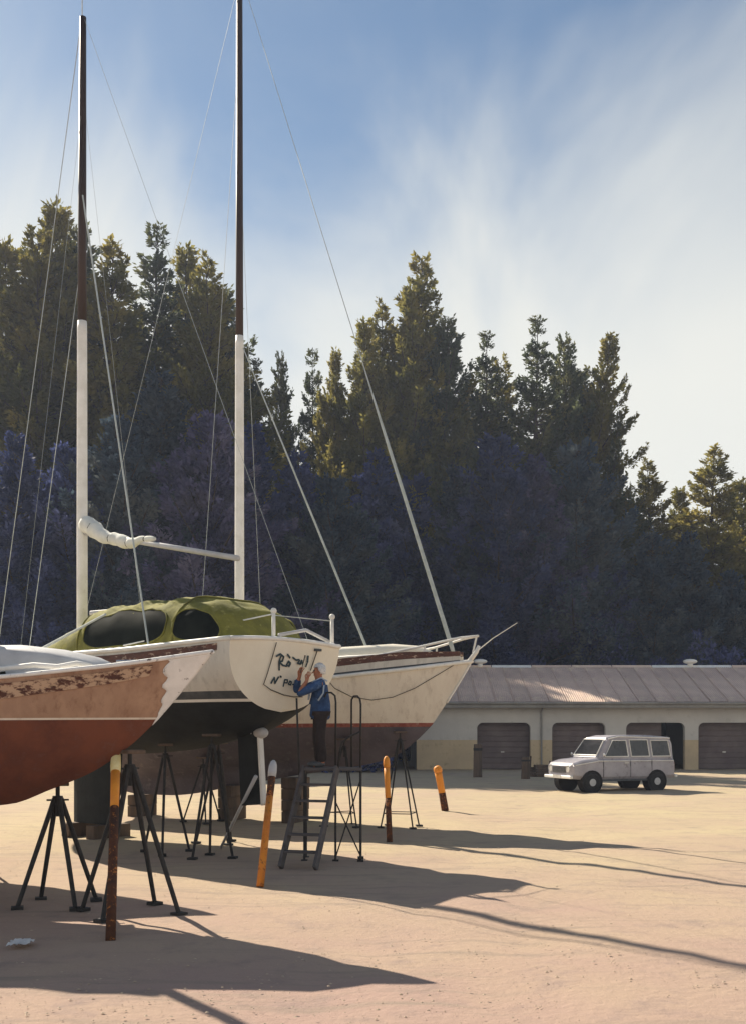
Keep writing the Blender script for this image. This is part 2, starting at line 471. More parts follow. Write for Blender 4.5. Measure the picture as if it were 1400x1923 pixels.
def pebbles():
    n = 5000
    Y = 7 + 45 * rng.random(n) ** 2.2
    X = (rng.random(n) - 0.5) * 0.9 * Y
    r = 0.005 + 0.016 * rng.random(n) ** 3
    base = np.array([(1, 0, 0), (0.2, 0.95, 0), (-0.9, 0.3, 0), (-0.4, -0.9, 0), (0.5, -0.8, 0), (0.1, 0, 0.75)])
    ang = rng.random(n) * 6.28
    c, s = np.cos(ang), np.sin(ang)
    vs = np.zeros((n, 6, 3))
    vs[:, :, 0] = X[:, None] + r[:, None] * (base[None, :, 0] * c[:, None] - base[None, :, 1] * s[:, None])
    vs[:, :, 1] = Y[:, None] + r[:, None] * (base[None, :, 0] * s[:, None] + base[None, :, 1] * c[:, None]) * 0.8
    vs[:, :, 2] = -0.012 + r[:, None] * base[None, :, 2] * 0.40 + 0.002 * (base[None, :, 2] > 0)
    f = np.array([(0, 1, 5), (1, 2, 5), (2, 3, 5), (3, 4, 5), (4, 0, 5)])
    fs = (f[None] + (np.arange(n) * 6)[:, None, None]).reshape(-1, 3)
    me = bpy.data.meshes.new('pebbles')
    me.from_pydata(vs.reshape(-1, 3).tolist(), [], fs.tolist())
    me.materials.append(M['stone'])
    tag(link('pebbles', me), 'small loose pebbles scattered over the sandy yard', 'gravel', kind='stuff')
pebbles()

# ---------------------------------------------------------------- the long low shed
def shed():
    YW = 59.0
    x0, x1 = 2.4, 27.5
    H = 3.45
    root = tag(empty('yard_shed', (x0, YW, 0)), 'long low grey shed with faded red roof and wide doorways behind the van', 'shed')
    ops = [(5.75, 8.7), (9.9, 12.85), (14.0, 17.25), (18.0, 21.2), (22.4, 25.4)]
    top = 2.58
    lo = lambda x: x - x0
    w = MB(); d = MB()
    edges = [x0] + [e for o in ops for e in o] + [x1]
    for k in range(0, len(edges), 2):
        pr = MB().box(lo(edges[k]), lo(edges[k + 1]), 0, 0.35, 1.62, top).build('wall_pier', M['wall'], root)
        MB().box(lo(edges[k]), lo(edges[k + 1]), 0.0, 0.35, -0.05, 1.618).build('bounce_band', M['bounce_band'], pr)  # ochre band paints light bounced off the sand onto the wall
    w.box(0, lo(x1), 0, 0.35, top, H)
    r = 0.32
    for a, b in ops:           # rounded upper corners of the doorways
        for cx, sg in ((a, 1), (b, -1)):
            poly = [(lo(cx), top)] + [(lo(cx) + sg * r * (1 - math.cos(t)), top - r * (1 - math.sin(t))) for t in np.linspace(math.pi / 2, 0, 7)]
            poly = [(lo(cx), top), (lo(cx) + sg * r, top)] + [(lo(cx) + sg * r * (1 - math.sin(t)), top - r * (1 - math.cos(t))) for t in np.linspace(0.15, math.pi / 2, 6)]
            w.prism(poly, 0.004, 0.34)
    w.box(0, 0.3, 0.352, 9.5, -0.05, H)
    w.box(lo(x1) - 0.3, lo(x1), 0.352, 9.5, -0.05, H)
    w.box(0, lo(x1), 9.502, 9.8, -0.05, H)
    w.build('wall', M['wall'], root)
    # gable, fascia, soffit
    MB().box(-0.5, lo(x1) + 0.3, -0.72, -0.66, H - 0.06, H + 0.24).build('fascia', M['fascia'], root)
    MB().box(-0.5, lo(x1) + 0.3, -0.655, -0.002, H - 0.05, H).build('soffit', M['soffit'], root)
    MB().tube([(-0.5, -0.78, H + 0.20), (lo(x1) + 0.3, -0.78, H + 0.17)], 0.075, 8).build('gutter', M['fascia'], root)
    g = MB()
    g.prism([(-0.1, H), (9.7, H), (4.9, H + 2.35)], 0.02, 0.28, 'x')
    g.build('gable', M['wall'], root)
    # roof of overlapping corrugated sheets
    ridge_y, ridge_z, ev_y, ev_z = 4.9, H + 2.52, -0.80, H + 0.26
    rf = MB().box(0, lo(x1), 4.75, 5.05, H + 2.30, H + 2.40).build('roof', M['fascia'], root)
    sw = 0.98
    nw = 9
    def sheet_mesh(front):
        b = MB()
        cols = nw * 4
        yy = [ev_y, ridge_y] if front else [10.6, ridge_y]
        for side in (0, 1):
            for j in range(2):
                for i in range(cols + 1):
                    x = -0.52 + 1.04 * i / cols
                    z = (ev_z if j == 0 else ridge_z) + 0.028 * math.cos(i / 4 * 2 * math.pi) - side * 0.012
                    b.v.append((x, yy[j], z))
        n1 = cols + 1
        for side in (0, 1):
            o = side * 2 * n1
            for i in range(cols):
                q = (o + i, o + i + 1, o + n1 + i + 1, o + n1 + i)
                b.f.append(q if side == 0 else q[::-1])
        me = bpy.data.meshes.new('roof_sheet')
        me.from_pydata(b.v, [], b.f)
        me.polygons.foreach_set('use_smooth', [True] * len(me.polygons))
        me.materials.append(M['roof'])
        return me
    mf, mb_ = sheet_mesh(True), sheet_mesh(False)
    k = 0
    x = -0.1
    while x < lo(x1) + 0.3:
        for me in (mf, mb_):
            o = link('roof_sheet', me, rf)
            o.location = (x + random.uniform(-0.02, 0.02), random.uniform(-0.05, 0.03), 0.010 * (k % 2) + random.uniform(0, 0.004))
        k += 1; x += sw
    x = -0.1
    while x < lo(x1):
        MB().prism([(4.9 - 0.22, H + 2.46), (4.9, H + 2.62), (4.9 + 0.22, H + 2.46), (4.9, H + 2.57)], x, x + 2.35, 'x').build('ridge_cap', M['white'] if random.random() < 0.35 else M['roof'], rf)
        x += 2.4
    for xx in (4.0, 16.6):
        v = MB().tube([(xx, 4.9, H + 2.5), (xx, 4.9, H + 2.78)], 0.16, 10)
        v.ball((xx, 4.9, H + 2.84), 0.34, 12, 6, (1.3, 1, 0.45))
        v.build('roof_ventilator', M['white'], rf, smooth=True)
    # doors, set back in the openings
    for i, (a, b) in enumerate(ops):
        dx0, dx1 = lo(a), lo(b)
        if i == 2:
            dx1 = lo(16.1)
        dr = MB().box(dx0 - 0.1, dx1 + (0.1 if i != 2 else 0), 0.62, 0.66, -0.02, 2.75).build('door', M['door'], root)
        n = 9
        for q in range(n):
            za = 0.03 + q * 2.72 / n
            MB().box(dx0 + 0.0, dx1 - 0.0, 0.575, 0.618, za, za + 2.72 / n - 0.035).build('door_slat', M['door'], dr, bevel=0.008)
        MB().box((dx0 + dx1) / 2 - 0.09, (dx0 + dx1) / 2 + 0.09, 0.53, 0.572, 0.92, 0.97).build('door_handle', M['chrome'], dr)
    MB().box(lo(14), lo(17.3), 4.0, 4.05, 0, 3.3).build('inner_partition', M['dark'], root)
    MB().box(0.35, lo(x1) - 0.35, 0.4, 9.45, H - 0.002, H + 0.05).build('ceiling_board', M['dark'], root)
    # downpipes
    for xx in (7.0, 20.0):
        MB().tube([(lo(xx + 2.3), -0.78, H + 0.1), (lo(xx + 2.3), -0.07, H - 0.25), (lo(xx + 2.3), -0.07, 0.0)], 0.05, 8).build('downpipe', M['fascia'], root)
shed()

# ---------------------------------------------------------------- trees
def leaf_mesh(name, P, D, LEN, WID, m):
    """diamond leaf sprays at points P along directions D"""
    n = len(P)
    D = D / np.linalg.norm(D, axis=1, keepdims=True)
    R = rng.normal(size=(n, 3))
    U = np.cross(D, R); U /= np.linalg.norm(U, axis=1, keepdims=True) + 1e-9
    a = P
    b = P + D * (LEN * 0.45)[:, None] + U * (WID * 0.5)[:, None]
    c = P + D * LEN[:, None]
    d = P + D * (LEN * 0.45)[:, None] - U * (WID * 0.5)[:, None]
    V = np.stack([a, b, c, d], 1).reshape(-1, 3)
    me = bpy.data.meshes.new(name)
    me.vertices.add(4 * n); me.loops.add(4 * n); me.polygons.add(n)
    me.vertices.foreach_set('co', V.ravel().astype(np.float32))
    me.loops.foreach_set('vertex_index', np.arange(4 * n, dtype=np.int32))
    me.polygons.foreach_set('loop_start', np.arange(0, 4 * n, 4, dtype=np.int32))
    me.update(calc_edges=True)
    me.materials.append(m)
    return me

def conifer(seed, H, R, nbr, nleaf, e0, e1, curl, low, spread, leaf_len, m, taper=0.85, ragged=0.45, tips=0):
    """returns (trunk mesh, crown mesh). e0/e1: branch elevation at the foot and the top"""
    r = np.random.default_rng(seed)
    b = MB()
    lean = r.normal(size=2) * 0.012 * H
    def axis(h):
        t = h / H
        return np.array([lean[0] * t * t + 0.12 * math.sin(5 * t + seed), lean[1] * t * t + 0.12 * math.cos(4 * t + seed), h])
    b.tube([axis(H * t) for t in np.linspace(0, 0.985, 14)], [max(0.018 * H * (1 - t) ** 1.15, 0.012) * (1.35 if t == 0 else 1) for t in np.linspace(0, 0.985, 14)], 8)
    hs = low + (0.985 - low) * (np.sort(r.random(nbr)) ** 0.92)
    base = np.array([axis(h * H) for h in hs])
    az = np.arange(nbr) * 2.39996 + r.normal(size=nbr) * 0.5
    prof = ((1 - hs) ** taper) * np.minimum(1, 0.45 + 2.8 * (hs - low))
    ln = R * prof * (1 - ragged + 2 * ragged * r.random(nbr) ** 1.4) + 0.25
    el = np.radians(e0 + (e1 - e0) * hs + r.normal(size=nbr) * 8)
    dirs = np.stack([np.cos(az) * np.cos(el), np.sin(az) * np.cos(el), np.sin(el)], 1)
    def pos(i, s):
        return base[i] + dirs[i] * (ln[i] * s)[:, None] + np.stack([0 * s, 0 * s, curl * ln[i] * s * s], 1)
    for i in range(nbr):
        ii = np.array([i] * 4); s = np.array([0.0, 0.35, 0.7, 0.97])
        rad = 0.012 + 0.016 * ln[i]
        b.tube(pos(ii, s), [rad, rad * 0.75, rad * 0.45, rad * 0.12], 4, cap=False)
    tm = bpy.data.meshes.new('trunk')
    tm.from_pydata(b.v, [], b.f)
    tm.materials.append(M['bark'])
    w = ln ** 1.5 + 0.12
    i = r.choice(nbr, nleaf, p=w / w.sum())
    s = 0.12 + 0.88 * r.random(nleaf) ** 0.62
    P = pos(i, s)
    side = np.cross(dirs[i], [0, 0, 1.0]); side /= np.linalg.norm(side, axis=1, keepdims=True) + 1e-6
    width = spread * ln[i] * (1.08 - s) ** 0.7 + 0.10
    # sprays: clumped along the branch
    cl = np.round(s * (3 + ln[i] * 2.2)) * 12.9898 + i * 78.233
    ph = np.modf(np.abs(np.sin(cl)) * 43758.5453)[0]
    q = (ph - 0.5) * 2
    lat = (q * 0.75 + r.normal(size=nleaf) * 0.28) * width
    P = P + side * lat[:, None]
    P[:, 2] += r.normal(size=nleaf) * 0.10 * (0.4 + ln[i] * 0.35) - np.abs(lat) * 0.18
    D = dirs[i] * 0.8 + side * (np.sign(lat) * 0.6)[:, None] + r.normal(size=(nleaf, 3)) * 0.45
    D[:, 2] += curl * 1.2 * s
    LEN = leaf_len * (0.55 + 1.3 * r.random(nleaf) ** 1.6)
    WID = LEN * (0.30 + 0.30 * r.random(nleaf))
    cm = leaf_mesh('crown', P, D, LEN, WID, m)
    return tm, cm

NL = 90000
TREES = {
    'olive_a': conifer(11, 20, 4.6, 330, NL, -2, 34, 0.16, 0.08, 0.20, 0.15, M['leaf_olive'], 1.02, 0.55),
    'olive_b': conifer(23, 20, 4.0, 360, NL, 6, 44, 0.22, 0.08, 0.18, 0.145, M['leaf_olive'], 0.92, 0.68),
    'green_a': conifer(37, 20, 4.5, 340, NL, -8, 26, 0.12, 0.06, 0.20, 0.145, M['leaf_green'], 1.12, 0.5),
    'green_b': conifer(41, 20, 4.2, 320, NL, 4, 46, 0.24, 0.08, 0.18, 0.145, M['leaf_green'], 0.95, 0.7),
    'blue_a': conifer(53, 14, 3.6, 300, NL, -8, 34, 0.08, 0.03, 0.24, 0.155, M['leaf_shade_blue'], 0.95, 0.45),
    'blue_b': conifer(67, 14, 4.0, 300, NL, 2, 42, 0.14, 0.03, 0.26, 0.155, M['leaf_shade_blue'], 0.75, 0.55),
}
THT = {'olive_a': 20, 'olive_b': 20, 'green_a': 20, 'green_b': 20, 'blue_a': 14, 'blue_b': 14}
NAMES = {'olive_a': 'cypress_tree', 'olive_b': 'cypress_tree', 'green_a': 'pine_tree', 'green_b': 'pine_tree', 'blue_a': 'shade_blue_spruce', 'blue_b': 'shade_blue_spruce'}

def tree(kind, px, py, Y, wid, label, rz, group, lean=(0, 0), leaf=None):
    top = at(px, py, Y)
    s = top.z / (THT[kind] * 0.995)
    o = empty(NAMES[kind], (top.x - math.tan(lean[1]) * top.z * 1.0, Y, -0.05), rz)
    o.rotation_euler = (0, 0, rz)
    if lean[1]:
        o.rotation_mode = 'QUATERNION'
        o.rotation_quaternion = (Matrix.Rotation(lean[1], 3, 'Y') @ Matrix.Rotation(rz, 3, 'Z')).to_quaternion()
    wid *= 1.22 if group == TALL else 1.0
    o.scale = (s * wid, s * wid, s)
    tm, cm = TREES[kind]
    link('trunk', tm, o)
    c = link('crown', cm, o)
    if leaf:
        c.material_slots[0].link = 'OBJECT'
        c.material_slots[0].material = M[leaf]
    tag(o, label, 'tree', group)

TALL = 'tall trees behind the boats and the shed'
LOWT = 'spruces coloured with blue shade in front of the tall trees'
for kind, px, py, Y, wid, label in [
    ('olive_b', 8, 462, 79, 1.00, 'tall olive cypress cut by the left edge of the picture'),
    ('olive_a', 58, 428, 76, 0.95, 'tall olive cypress second from the left edge'),
    ('olive_b', 106, 392, 80, 0.95, 'olive cypress with the highest tip, just left of the left mast'),
    ('green_b', 160, 432, 82, 0.95, 'tall dark tree standing right behind the left mast'),
    ('olive_a', 214, 462, 77, 1.00, 'olive cypress just right of the left mast, behind its running stay'),
    ('green_a', 286, 412, 80, 0.95, 'tall sharp tipped dark pine midway between the two masts'),
    ('olive_b', 340, 466, 83, 0.95, 'olive cypress right of the sharp dark pine between the masts'),
    ('olive_a', 388, 478, 78, 0.95, 'olive cypress left of the right mast, tallest beside it'),
    ('green_b', 428, 545, 84, 0.90, 'thin dark pine whose tip touches the left side of right mast'),
    ('green_a', 476, 668, 82, 0.62, 'short dark pine directly right of the right mast'),
    ('green_b', 522, 664, 87, 0.50, 'thin dark pine with feathery tip second right of the right mast'),
    ('green_a', 586, 652, 86, 0.55, 'lone pointed dark pine in the dip of the tree line'),
    ('olive_b', 636, 660, 82, 0.60, 'low thin olive cypress right of the dip in the tree line'),
    ('olive_b', 676, 606, 82, 0.85, 'feathery olive cypress above the top of the grey forestay'),
    ('olive_a', 716, 566, 84, 0.80, 'olive cypress with slanting tip left of the central peak'),
    ('olive_b', 760, 545, 83, 0.85, 'feathery olive cypress shouldering the central peak on its left'),
    ('olive_a', 800, 486, 85, 0.90, 'tallest feathery olive cypress forming the central peak'),
    ('green_b', 846, 600, 83, 0.85, 'dark pine just right of the central peak'),
    ('green_a', 904, 618, 84, 0.80, 'small pointed dark pine between central peak and twin dark tips'),
    ('olive_a', 948, 672, 86, 0.85, 'olive cypress left of the pointed dark pine above the shed'),
    ('green_a', 998, 590, 83, 0.85, 'dark sharply pointed pine, tallest right of the central peak'),
    ('green_b', 1050, 632, 85, 0.80, 'thin dark pine between the pointed pine and leaning cypress'),
]:
    tree(kind, px, py, Y, wid, label, random.uniform(0, 6.28), TALL)
tree('olive_b', 1146, 622, 84, 0.75, 'olive cypress leaning to the right at the end of tall trees', 1.0, TALL, (0, math.radians(7)))
tree('green_b', 1092, 700, 87, 0.95, 'dark bushy pine behind the right leaning cypress', 2.0, TALL)
tree('green_a', 1166, 785, 82, 0.50, 'dark pine with ragged right side below the leaning cypress', 4.0, TALL, (0, math.radians(6)))
for kind, px, py, Y, wid, label in [
    ('olive_a', 1212, 862, 85, 1.05, 'low olive cypress, left peak of the right hand group above the shed'),
    ('olive_b', 1268, 920, 88, 1.2, 'low olive cypress in the saddle of the right hand group'),
    ('olive_a', 1338, 842, 85, 1.25, 'olive cypress, right peak of the right hand group above the shed'),
    ('olive_b', 1392, 905, 90, 1.5, 'low olive cypress cut by the right edge of the picture'),
]:
    tree(kind, px, py, Y, wid, label, random.uniform(0, 6.28), TALL)
for kind, px, py, Y, wid, label in [
    ('blue_a', 30, 820, 60, 1.1, 'shade-blue spruce at the left edge below the tall cypresses'),
    ('blue_b', 130, 850, 62, 1.1, 'broad shade-blue spruce behind the foot of the left mast'),
    ('blue_b', 225, 800, 61, 1.1, 'broad shade-blue spruce just right of the left mast'),
    ('blue_a', 310, 700, 63, 1.1, 'shade-blue spruce midway between the two masts, tallest of its row there'),
    ('blue_b', 395, 790, 61, 1.15, 'broad shade-blue spruce left of the right mast above the green cover'),
    ('blue_a', 470, 800, 64, 1.0, 'shade-blue spruce close right of the right mast'),
    ('blue_a', 566, 850, 65, 1.0, 'shade-blue violet spruce under the dip in the tree line'),
    ('blue_b', 625, 905, 63, 1.1, 'low broad shade-blue spruce behind the thin inner stay'),
    ('blue_a', 700, 850, 77, 1.1, 'shade-blue spruce behind the top of the grey forestay'),
    ('blue_b', 775, 905, 77, 1.2, 'broad shade-blue spruce right of the grey forestay'),
    ('blue_a', 850, 880, 76, 1.0, 'shade-blue spruce above the pulpit of the cream boat'),
    ('blue_b', 930, 830, 77, 1.1, 'broad shade-blue spruce above the left end of the shed roof'),
    ('blue_a', 1010, 860, 76, 1.1, 'shade-blue spruce above the shed, left of the van'),
    ('blue_b', 1085, 840, 77, 1.1, 'broad shade-blue spruce above the shed straight behind the van'),
    ('blue_a', 1158, 1050, 76, 0.9, 'low shade-blue spruce above the shed in the gap right of the tall trees'),
    ('blue_b', 1222, 1010, 77, 1.2, 'broad low shade-blue spruce above the right doorway of the shed'),
    ('blue_a', 1300, 1000, 76, 1.1, 'low shade-blue spruce second from the right edge above the shed'),
    ('blue_b', 1372, 1080, 77, 1.2, 'lowest shade-blue spruce at the right edge above the shed'),
]:
    tree(kind, px, py, Y, wid, label, random.uniform(0, 6.28), LOWT, leaf=random.choice(['leaf_shade_blue', 'leaf_shade_teal', 'leaf_shade_violet', 'leaf_shade_blue']))

def undergrowth():
    n = 130000
    seg = rng.random(n)
    left = seg < 0.6
    X = np.where(left, -27 + 28 * rng.random(n), 1 + 31 * rng.random(n))
    Yc = np.where(left, 56.0, 74.0)
    Y = Yc + rng.normal(size=n) * 1.0
    top = np.where(left, 5.0, 7.4) + 1.0 * np.sin(X * 0.9) + 0.7 * np.sin(X * 2.3 + 1)
    Z = top * rng.random(n) ** 0.8
    P = np.stack([X, Y, Z], 1)
    D = rng.normal(size=(n, 3)) * 0.6; D[:, 2] += 0.5; D[:, 1] -= 0.3
    LEN = np.where(left, 0.30, 0.34) * (0.6 + 0.8 * rng.random(n))
    me = leaf_mesh('undergrowth', P, D, LEN, LEN * 0.45, M['leaf_shade_blue'])
    tag(link('undergrowth', me), 'dark shade-blue undergrowth massed at the foot of the trees', 'undergrowth', kind='stuff')
undergrowth()

# ---------------------------------------------------------------- boats
def make_hull(root, spec, nu=46):
    """spec: stern_x(t), stem_x(t), sheer(u), keel(u), hb(u), sec(t,u), bands [(z_top, material, part name)] from keel to sheer"""
    us = [1 - (1 - i / nu) ** 1.25 for i in range(nu + 1)]
    def P(u, t, sg):
        z = spec['keel'](u) + (spec['sheer'](u) - spec['keel'](u)) * t
        x = spec['stern_x'](t) + u * (spec['stem_x'](t) - spec['stern_x'](t))
        return (x, sg * max(spec['hb'](u) * spec['sec'](t, u), 0.0015), z)
    pts = []
    lo = [0.0] * (nu + 1)
    for zt, m, nm, rows in spec['bands']:
        hi = []
        for i, u in enumerate(us):
            k, s = spec['keel'](u), spec['sheer'](u)
            hi.append(1.0 if zt is None else min(1.0, max(lo[i], (zt(u) - k) / (s - k))))
        b = MB()
        for sg in (-1, 1):
            o = len(b.v)
            for i, u in enumerate(us):
                for j in range(rows + 1):
                    t = lo[i] + (hi[i] - lo[i]) * j / rows
                    p = P(u, t, sg)
                    b.v.append(p)
                    pts.append(p)
            for i in range(nu):
                for j in range(rows):
                    a = o + i * (rows + 1) + j
                    q = (a, a + rows + 1, a + rows + 2, a + 1)
                    b.f.append(q if sg < 0 else q[::-1])
        b.build(nm, m, root, smooth=True, recalc=False, merge=False)
        lo = hi
    # transom
    b = MB()
    n = 22
    for j in range(n + 1):
        t = j / n
        p, q = P(0, t, -1), P(0, t, 1)
        b.v += [p, (p[0] - 0.02, 0, p[2] + (0.05 * t * t)), q]
    for j in range(n):
        a = 3 * j
        b.f += [(a, a + 1, a + 4, a + 3), (a + 1, a + 2, a + 5, a + 4)]
    b.build('transom', spec['transom_mat'], root, smooth=False, recalc=True)
    # deck
    b = MB()
    for i, u in enumerate(us):
        p = P(u, 1, -1)
        for k in range(5):
            f = -1 + k / 2
            b.v.append((p[0], abs(p[1]) * f * 0.985, p[2] - 0.03 + 0.05 * (1 - f * f) * abs(p[1])))
    for i in range(nu):
        for k in range(4):
            a = i * 5 + k
            b.f.append((a, a + 1, a + 6, a + 5))
    b.build('deck', spec['deck_mat'], root, smooth=True)
    return P, us, np.array(pts)

def sheer_line(P, us, sg, dz=0.0, dy=0.0, t=1.0, u0=0.0, u1=1.0):
    res = []
    for u in us:
        if u0 <= u <= u1:
            p = P(u, t, sg)
            res.append((p[0], p[1] + sg * dy, p[2] + dz))
    return res

def strip(P, us, sg, t0, t1, out_, th, name, m, root, u0=0, u1=1):
    """a plank-like band lying on the hull side between heights t0(u) and t1(u)"""
    b = MB()
    uu = [u for u in us if u0 <= u <= u1]
    for u in uu:
        for t, d in ((t0(u), out_), (t0(u), out_ + th), (t1(u), out_ + th), (t1(u), out_)):
            p = P(u, t, sg)
            b.v.append((p[0], p[1] + sg * d, p[2]))
    for i in range(len(uu) - 1):
        for k in range(4):
            k2 = (k + 1) % 4
            b.f.append((i * 4 + k, i * 4 + k2, i * 4 + 4 + k2, i * 4 + 4 + k))
    b.f += [(0, 1, 2, 3), tuple(4 * (len(uu) - 1) + k for k in (3, 2, 1, 0))]
    return b.build(name, m, root, smooth=False)

def bottom_z(pts, x, y):
    d = (pts[:, 0] - x) ** 2 + (pts[:, 1] - y) ** 2
    near = np.argsort(d)[:6]
    return float(pts[near, 2].min())

def fin(root, x0, x1, zt, zb, th, m, name='keel', sweep=0.3):
    b = MB()
    n = 10
    for lev, (z, k, dx) in enumerate(((zt, 1.0, 0), (zb, 0.85, sweep))):
        for i in range(n + 1):
            s = i / n
            x = x0 + dx + (x1 - x0) * (1 - (1 - k) * 0.5) * s
            y = th * k * math.sqrt(max(s * (1 - s), 0)) * (1.2 + 0.8 * s)
            b.v.append((x, y, z))
        for i in range(n, -1, -1):
            s = i / n
            x = x0 + dx + (x1 - x0) * (1 - (1 - k) * 0.5) * s
            y = -th * k * math.sqrt(max(s * (1 - s), 0)) * (1.2 + 0.8 * s)
            b.v.append((x, y, z))
    q = 2 * (n + 1)
    for i in range(q):
        j = (i + 1) % q
        b.f.append((i, j, q + j, q + i))
    b.f.append(tuple(range(q))); b.f.append(tuple(range(2 * q - 1, q - 1, -1)))
    return b.build(name, m, root)

def cabin(root, stations, name, m, smooth=True):
    """coachroof: stations (x, half width at foot, z foot, height, half width at top)"""
    b = MB()
    nn = 13
    for (x, w0, z0, h, w1) in stations:
        prof = [(-w0, z0), (-(w0 * 0.35 + w1 * 0.65), z0 + h * 0.66), (-w1, z0 + h * 0.90), (-w1 * 0.86, z0 + h)]
        mid = [(w1 * 0.86 * f, z0 + h + 0.05 * (1 - f * f)) for f in (-0.6, -0.3, 0, 0.3, 0.6)]
        prof = prof + mid + [(-a, c) for a, c in prof[::-1]]
        for (y, z) in prof:
            b.v.append((x, y, z))
    for i in range(len(stations) - 1):
        for k in range(nn - 1):
            a = i * nn + k
            b.f.append((a, a + 1, a + nn + 1, a + nn))
    b.f.append(tuple(range(nn))); b.f.append(tuple((len(stations) - 1) * nn + k for k in range(nn))[::-1])
    return b.build(name, m, root, smooth=smooth)

def secfun(mid_p, bow_p, stern_p=None):
    def f(t, u):
        t = max(t, 0.0)
        full = (1 - (1 - t) ** mid_p) ** 0.55
        vee = t ** bow_p
        k = min(max((u - 0.45) / 0.55, 0), 1) ** 1.3
        return full * (1 - k) + vee * k
    return f

# --- the red bottomed boat in front
A_LOC, A_RZ = (-1.80, 12.0, 0), math.radians(-12)
def boat_red():
    root = tag(empty('red_bottomed_boat', A_LOC, A_RZ), 'nearest boat with tan topsides and red brown bottom, bow pointing right', 'boat', 'laid up sailing boats')
    Lh = 7.0
    keel = curve([(0, 2.0), (0.15, 1.6), (0.4, 1.2), (0.62, 1.19), (0.70, 1.23), (0.78, 1.40), (0.87, 1.62), (0.945, 1.92), (1.0, 2.22)])
    sheer = curve([(0, 2.60), (0.35, 2.55), (0.65, 2.63), (0.85, 2.78), (1.0, 2.97)])
    hbf = curve([(0, 0.78), (0.2, 1.02), (0.42, 1.15), (0.6, 1.10), (0.75, 0.88), (0.88, 0.50), (0.95, 0.22), (1, 0.0)])
    wl = lambda u: 2.17 + 0.05 * u
    spec = dict(stern_x=lambda t: -7.0 + 0.2 * (1 - t), stem_x=lambda t: -0.66 * (1 - t) ** 1.05, sheer=sheer, keel=keel, hb=hbf,
                sec=secfun(2.3, 0.85), transom_mat=M['tan_paint'], deck_mat=M['white'],
                bands=[(wl, M['red_bottom'], 'bottom', 12), (lambda u: wl(u) + 0.022, M['cream_c'], 'waterline_stripe', 1), (None, M['tan_paint'], 'topsides', 8)])
    P, us, pts = make_hull(root, spec)
    for sg in (-1, 1):
        strip(P, us, sg, lambda u: 0.84, lambda u: 0.955, 0.003, 0.018, 'rubbing_strake', M['brown_chip'], root, 0, 0.935)
        MB().tube(sheer_line(P, us, sg, 0.012, 0.004), 0.024, 8).build('gunwale', M['white_chip'], root, smooth=True)
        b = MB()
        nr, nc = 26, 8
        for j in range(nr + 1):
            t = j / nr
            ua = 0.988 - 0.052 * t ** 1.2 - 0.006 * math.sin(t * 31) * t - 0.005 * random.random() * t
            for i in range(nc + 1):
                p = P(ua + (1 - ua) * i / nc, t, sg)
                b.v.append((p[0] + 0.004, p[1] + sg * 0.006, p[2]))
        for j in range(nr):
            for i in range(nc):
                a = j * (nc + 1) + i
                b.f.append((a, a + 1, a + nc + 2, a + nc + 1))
        sp_ = b.build('bow_sun_patch', M['white_chip'], root, smooth=True, recalc=True)  # white wedge paints a sunlit patch on the bow
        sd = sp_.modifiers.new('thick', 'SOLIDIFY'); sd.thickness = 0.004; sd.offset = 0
    # low cabin trunk under a pale cover
    cabin(root, [(-1.15, 0.26, 2.74, 0.04, 0.18), (-1.4, 0.40, 2.71, 0.18, 0.28), (-1.8, 0.54, 2.66, 0.32, 0.42), (-2.3, 0.66, 2.62, 0.42, 0.52), (-3.4, 0.78, 2.58, 0.46, 0.62), (-4.6, 0.76, 2.56, 0.48, 0.60), (-4.75, 0.74, 2.56, 0.45, 0.58)], 'cabin_trunk', M['alloy'])
    for sx in (-2.2, -3.1):
        MB().tube([(sx, -0.66, 2.72), (sx - 0.5, -0.71, 2.72)], 0.05, 8).build('cabin_window', M['vinyl'], root)
    cl = MB()
    cl.tube([(-1.0, -0.10, 2.80), (-1.0, -0.10, 2.87)], 0.018, 6); cl.tube([(-1.12, -0.10, 2.88), (-0.88, -0.10, 2.88)], 0.018, 6)
    cl.build('deck_cleat', M['chrome'], root)
    MB().tube([(-1.2, -0.55, 2.80), (-1.35, -0.60, 2.83), (-1.55, -0.66, 2.79), (-1.8, -0.72, 2.81), (-2.2, -0.80, 2.76), (-2.8, -0.88, 2.74)], 0.03, 7).build('mooring_rope', M['white'], root, smooth=True)
    fin(root, -4.4, -3.05, 1.35, 0.24, 0.16, M['red_bottom'])
    shadow_mast = MB().tube([(-2.95, 0, 2.6), (-2.95, 0, 6), (-2.98, 0, 10.2)], [0.075, 0.072, 0.05], 10).build('mast', M['spar'], root, smooth=True)  # unseen mast and rig, added to lay a shadow streak on the foreground
    bo = MB().tube([(-3.05, 0, 3.75), (-6.2, 0, 3.70)], 0.045, 8).build('boom', M['spar'], root, smooth=True)  # unseen boom, added with the mast for the shadow streak
    MB().tube([(-3.08 - 0.3 * i, 0.02 * math.sin(i * 2.1), 3.90 + 0.012 * math.sin(i * 3.3)) for i in range(11)], [0.16, 0.19, 0.18, 0.17, 0.16, 0.155, 0.14, 0.13, 0.11, 0.09, 0.05], 10).build('shadow_sail_cover', M['canvas'], bo, smooth=True)  # unseen bundle added on the boom to widen the shadow
    for sg in (-1, 1):
        MB().tube([(-2.97, 0, 10.0), (-3.5, sg * 1.08, 2.6)], 0.002, 5).build('shroud', M['wire'], root)
    MB().box(-6.6, -6.15, -0.03, 0.03, 0.75, 2.0).build('rudder', M['red_bottom'], root, bevel=0.01)
    return root, pts
rootA, ptsA = boat_red()

